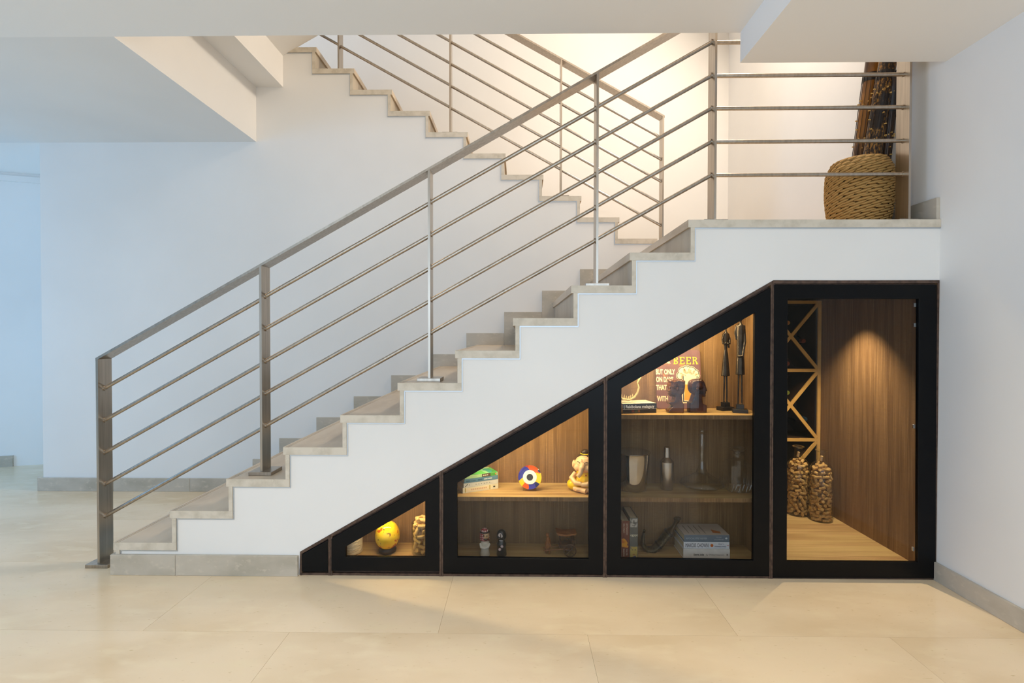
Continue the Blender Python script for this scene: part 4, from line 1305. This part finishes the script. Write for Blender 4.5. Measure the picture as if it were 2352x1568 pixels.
tt.rotation_euler = (Matrix.Rotation(-math.pi / 2, 3, 'Y') @ Matrix.Rotation(math.pi / 2, 3, 'X')).to_euler()
tt.location = (.098, -.0004, .003)

p = PZ(1571, 1283, ZF)
yk3 = .105
xk = P(1569.5, 1283, yk3).x
c1 = book((xk, yk3, ZF + .0005), 0, .250, .165, .051, (214, 208, 202), 'thick white hardback at the bottom of the three-book pile', hard=True)
spine(c1, 'Steve Jobs', .0135, (40, 38, 40), .055, .016, offset=.0003)
spine(c1, 'by Walter Isaacson', .0125, (130, 126, 126), .122, .016)
on_spine(c1, MB().box(.232, .240, -.0005, 0, .016, .024), (120, 116, 116))
c2 = book((xk + .002, yk3 + .002, ZF + .0525), 0, .246, .158, .037, (206, 210, 218), 'white hardback with tall dark spine lettering in the middle of the pile', hard=True)
spine(c2, 'MARCUS CHOWN', .030, (58, 50, 62), .009, .008, sx=.50)
on_spine(c2, MB().prism([(.152 + .008 * math.cos(t * math.pi / 6), .018 + .009 * math.sin(t * math.pi / 6)) for t in range(12)], -.0005, 0), (190, 96, 30))
spine(c2, 'WHAT A', .010, (70, 74, 110), .186, .022, sx=.8)
spine(c2, 'WONDERFUL WORLD', .010, (70, 74, 110), .166, .009, sx=.62)
on_spine(c2, MB().box(.236, .241, -.0005, 0, .016, .020), (200, 90, 60))
tp = mat('pale_cover', (190, 182, 174), .45)
c3 = book((xk + .005, yk3 + .002, ZF + .0900), 0, .243, .160, .037, (86, 104, 122), 'slate blue book with pale cover on top of the three-book pile', top=tp, hard=True)
spine(c3, 'APOCALYPSE NEVER', .0145, (160, 172, 184), .009, .013, sx=.85)
spine(c3, 'MICHAEL', .007, (150, 162, 174), .172, .023)
spine(c3, 'SHELLENBERGER', .007, (150, 162, 174), .160, .010)
on_spine(c3, MB().prism([(.226 + .006 * math.cos(t * math.pi / 6), .019 + .005 * math.sin(t * math.pi / 6)) for t in range(12)], -.0005, 0), (190, 202, 210))
for k in range(4):
    put('cover_print', MB().box(.03 + k * .030, .034 + k * .030, .02, .13, .0377, .0379), mat('cover_grey', (120, 116, 112), .6), c3)
put('cover_print', MB().prism([(.165, .03), (.205, .02), (.21, .045), (.17, .075)], .0377, .0380, 'z'), mat('cover_orange', (176, 104, 50), .6), c3)

# curved dagger in its sheath
Mdg = mat('tarnished_silver', (96, 84, 60), .45, .5, noise=((58, 48, 34), (90, 90, 90), 5, .4, .66), bump=((160, 160, 160), .5, .003))
yd = .20
def dg(u, v):
    q = P(u, v, yd)
    return (q.x - dgr.location.x, 0, q.z - ZF)
pd = P(1500, 1262, yd)
dgr = thing('curved_dagger', (pd.x, yd, ZF), 'tarnished curved dagger in a hooked sheath behind the books', 'dagger')
fuse('sheath', MB().tube([dg(1479, 1222), dg(1477, 1236), dg(1476, 1250), dg(1484, 1261), dg(1500, 1262), dg(1516, 1248), dg(1530, 1230), dg(1537, 1221)], [.013, .021, .027, .031, .035, .038, .039, .040], 16, flat=.5), Mdg, dgr, .003, 2)
put('tip_knob', MB().ball(dg(1480, 1218), .008, 12), Mdg, dgr, smooth=True)
put('band', MB().tube([dg(1511, 1252), dg(1514, 1249)], .0405, 18, flat=.52), mat('dark_band', (44, 36, 28), .4, .5), dgr, smooth=True)
put('band', MB().tube([dg(1534, 1224.5), dg(1537, 1221)], .043, 18, flat=.52), mat('dark_band', (44, 36, 28), .4, .5), dgr, smooth=True)
fuse('hilt', MB().tube([dg(1537, 1221), dg(1544, 1212), dg(1550, 1203), dg(1556, 1192)], [.036, .017, .016, .026], 14, flat=.55).ball(dg(1556, 1190), (.024, .012, .011)), mat('hilt_horn', (70, 54, 34), .3, .2), dgr, .003, 2)

# ------------------------------------------------------------------ basket and bamboo zithers on the landing
Mw = mat('dry_reed', (186, 146, 88), .7, spec=.2, noise=[((150, 112, 60), (30, 30, 30), 4, .4, .68), ((216, 182, 122), (60, 60, 60), 4, .56, .74)])
Mwd = mat('basket_core', (74, 48, 22), .8)
bxc, byc = 4.108, .352
bk = thing('woven_basket', (bxc, byc, ZL), 'round woven reed basket on the landing behind the rails', 'basket')
BH = .405
def brad(t):
    return .138 + .028 * math.sin(math.pi * min(1, t * 1.12) * .72) - (.030 * max(0, (t - .82) / .18) ** 1.6)
core = [(0, .001)] + [(brad(t) - .006, BH * t + .001) for t in [i / 14 for i in range(15)]] + [(brad(1) - .016, BH), (brad(.5) - .018, BH * .5), (.11, .012), (0, .012)]
put('basket_wall', MB().lathe(core, n=40), Mwd, bk, smooth=True)
rows = 19
per = 20
leaf = MB()
sec = [(-.5, .10), (-.25, .85), (.05, 1.0), (.3, .8), (.5, .10)]
lv = []
for t, wv in sec:
    bow = -.18 * (t * 2) ** 2
    lv += [(t, 0 + bow * .25, -.5 * wv), (t, -.28 * wv + bow * .25, 0), (t, 0 + bow * .25, .5 * wv), (t, .10 + bow * .25, 0)]
lf = []
for i in range(len(sec) - 1):
    for k in range(4):
        lf.append((i * 4 + k, i * 4 + (k + 1) % 4, (i + 1) * 4 + (k + 1) % 4, (i + 1) * 4 + k))
lf += [(3, 2, 1, 0), (16, 17, 18, 19)]
leaf.add(lv, lf)
leaf_me = leaf.mesh('woven_strand', 'all')
leaf_me.materials.append(Mw)
stuff = MB()
view = math.atan2(CY - byc, CX - bxc)
cnt = 0
for i in range(rows):
    t = (i + .5) / rows
    rr = brad(t)
    for k in range(per):
        g = 2 * math.pi * (k + .5 * (i % 2)) / per
        ln = 2 * math.pi * rr / per * 1.75
        m4 = Matrix.Translation((rr * math.cos(g), rr * math.sin(g), BH * t + .004)) @ Matrix.Rotation(g + math.pi / 2, 4, 'Z') @ Matrix.Rotation(random.uniform(-.36, -.16), 4, 'Y') @ Matrix.Diagonal((ln * random.uniform(.9, 1.1), .030, .0215, 1))
        dg_ = abs((g - view + math.pi) % (2 * math.pi) - math.pi)
        if dg_ < math.radians(88) and cnt < 300:
            o = link('woven_strand', leaf_me, None, bk)
            o.matrix_local = m4
            cnt += 1
        else:
            stuff.add([m4 @ Vector(v_) for v_ in leaf.v], leaf.f)
so = put('woven_strands_behind', stuff, Mw, bk, smooth='all')
so['kind'] = 'stuff'
put('rim_coil', MB().tube([((brad(1) - .006) * math.cos(i * math.pi / 18), (brad(1) - .006) * math.sin(i * math.pi / 18), BH + .004) for i in range(37)], .009, 8, caps=False), Mw, bk, smooth=True)

Mbm = mat('bamboo_burnt', (142, 92, 34), .35, spec=.4, noise=[((66, 40, 20), (16, 16, 4), 5, .42, .58), ((190, 130, 48), (26, 26, 6), 4, .60, .72)])
Mbm2 = mat('bamboo_carved', (150, 104, 44), .35, spec=.4, noise=[((46, 28, 16), (110, 110, 60), 5, .44, .52), ((30, 20, 14), (14, 14, 8), 4, .52, .60)])
Mbd = mat('black_band', (26, 22, 22), .5)
Mst_ = mat('string_dark', (44, 30, 20), .5)
def zither(pa, pb, r_, label, m, bands, carved=False):
    a_, b_ = Vector(pa), Vector(pb)
    L = (b_ - a_).length
    o = thing('bamboo_zither', a_, label, 'instrument')
    o.rotation_mode = 'QUATERNION'
    o.rotation_quaternion = (b_ - a_).to_track_quat('Z', 'Y')
    nodes_ = [(0, 0), (r_, 0)]
    for t in (.3, .62, .93):
        nodes_ += [(r_, L * t - .012), (r_ * 1.05, L * t), (r_, L * t + .012)]
    put('bamboo_tube', MB().lathe(nodes_ + [(r_, L), (r_ * .8, L), (r_ * .8, L - .03), (0, L - .03)], n=28), m, o, smooth=True)
    for (t0, t1) in bands:
        put('band', MB().lathe([(r_ * .9, L * t0), (r_ * 1.04, L * t0), (r_ * 1.07, L * (t0 + t1) / 2), (r_ * 1.04, L * t1), (r_ * .9, L * t1)], n=28), Mbd, o, smooth=True)
    n = 14
    for k in range(n):
        g = 2 * math.pi * k / n
        rr2 = r_ + .004
        put('string', MB().tube([(rr2 * math.cos(g), rr2 * math.sin(g), L * bands[0][1]), (rr2 * math.cos(g), rr2 * math.sin(g), L * .25)], .0014, 5), Mst_, o)
        for zz in (.40 + .05 * ((k * 5) % 7) / 2, .62 + .012 * (k % 3)):
            put('bridge', MB().box(-.0025, .0025, -.0015, .012, -.003, .003), M['rack'], o, loc=(r_ * math.cos(g), r_ * math.sin(g), L * zz), rot=(0, 0, g - math.pi / 2))
    if carved:
        for zz, rr2 in ((.50, .016), (.60, .020), (.66, .014)):
            for g in (-2.4, -1.6, -.8):
                pts_ = []
                for t in range(13):
                    q = t * math.pi / 6
                    aa = g + rr2 * math.cos(q) / r_
                    pts_.append(((r_ + .0006) * math.cos(aa), (r_ + .0006) * math.sin(aa), L * zz + rr2 * math.sin(q)))
                put('carved_ring', MB().tube(pts_, .0016, 5, caps=False), Mst_, o)
def line(u1, v1, y1, u2, v2, y2, zb, ext):
    a_, b_ = P(u1, v1, y1), P(u2, v2, y2)
    d_ = (b_ - a_)
    s0 = (zb - a_.z) / d_.z
    s1 = (ext - a_.z) / d_.z
    return a_ + d_ * s0, a_ + d_ * s1
zb_ = ZL + .05
zither(*line(1979, 355, .43, 2006, 150, .40, zb_, 3.05), .043, 'bamboo tube zither leaning left in the basket', Mbm, [(.74, .78), (.93, .96)])
zither(*line(2003, 355, .30, 2036, 160, .265, zb_, 3.05), .043, 'carved bamboo tube zither in front with a black band', Mbm2, [(.69, .73), (.95, .99)], True)
zither(*line(2034, 355, .335, 2051, 200, .25, zb_, 2.70), .024, 'thin dark bamboo zither half hidden at the right of the basket', mat('bamboo_dark', (70, 44, 22), .4, noise=((34, 22, 14), (20, 20, 6), 4, .4, .6)), [(.78, .80)])
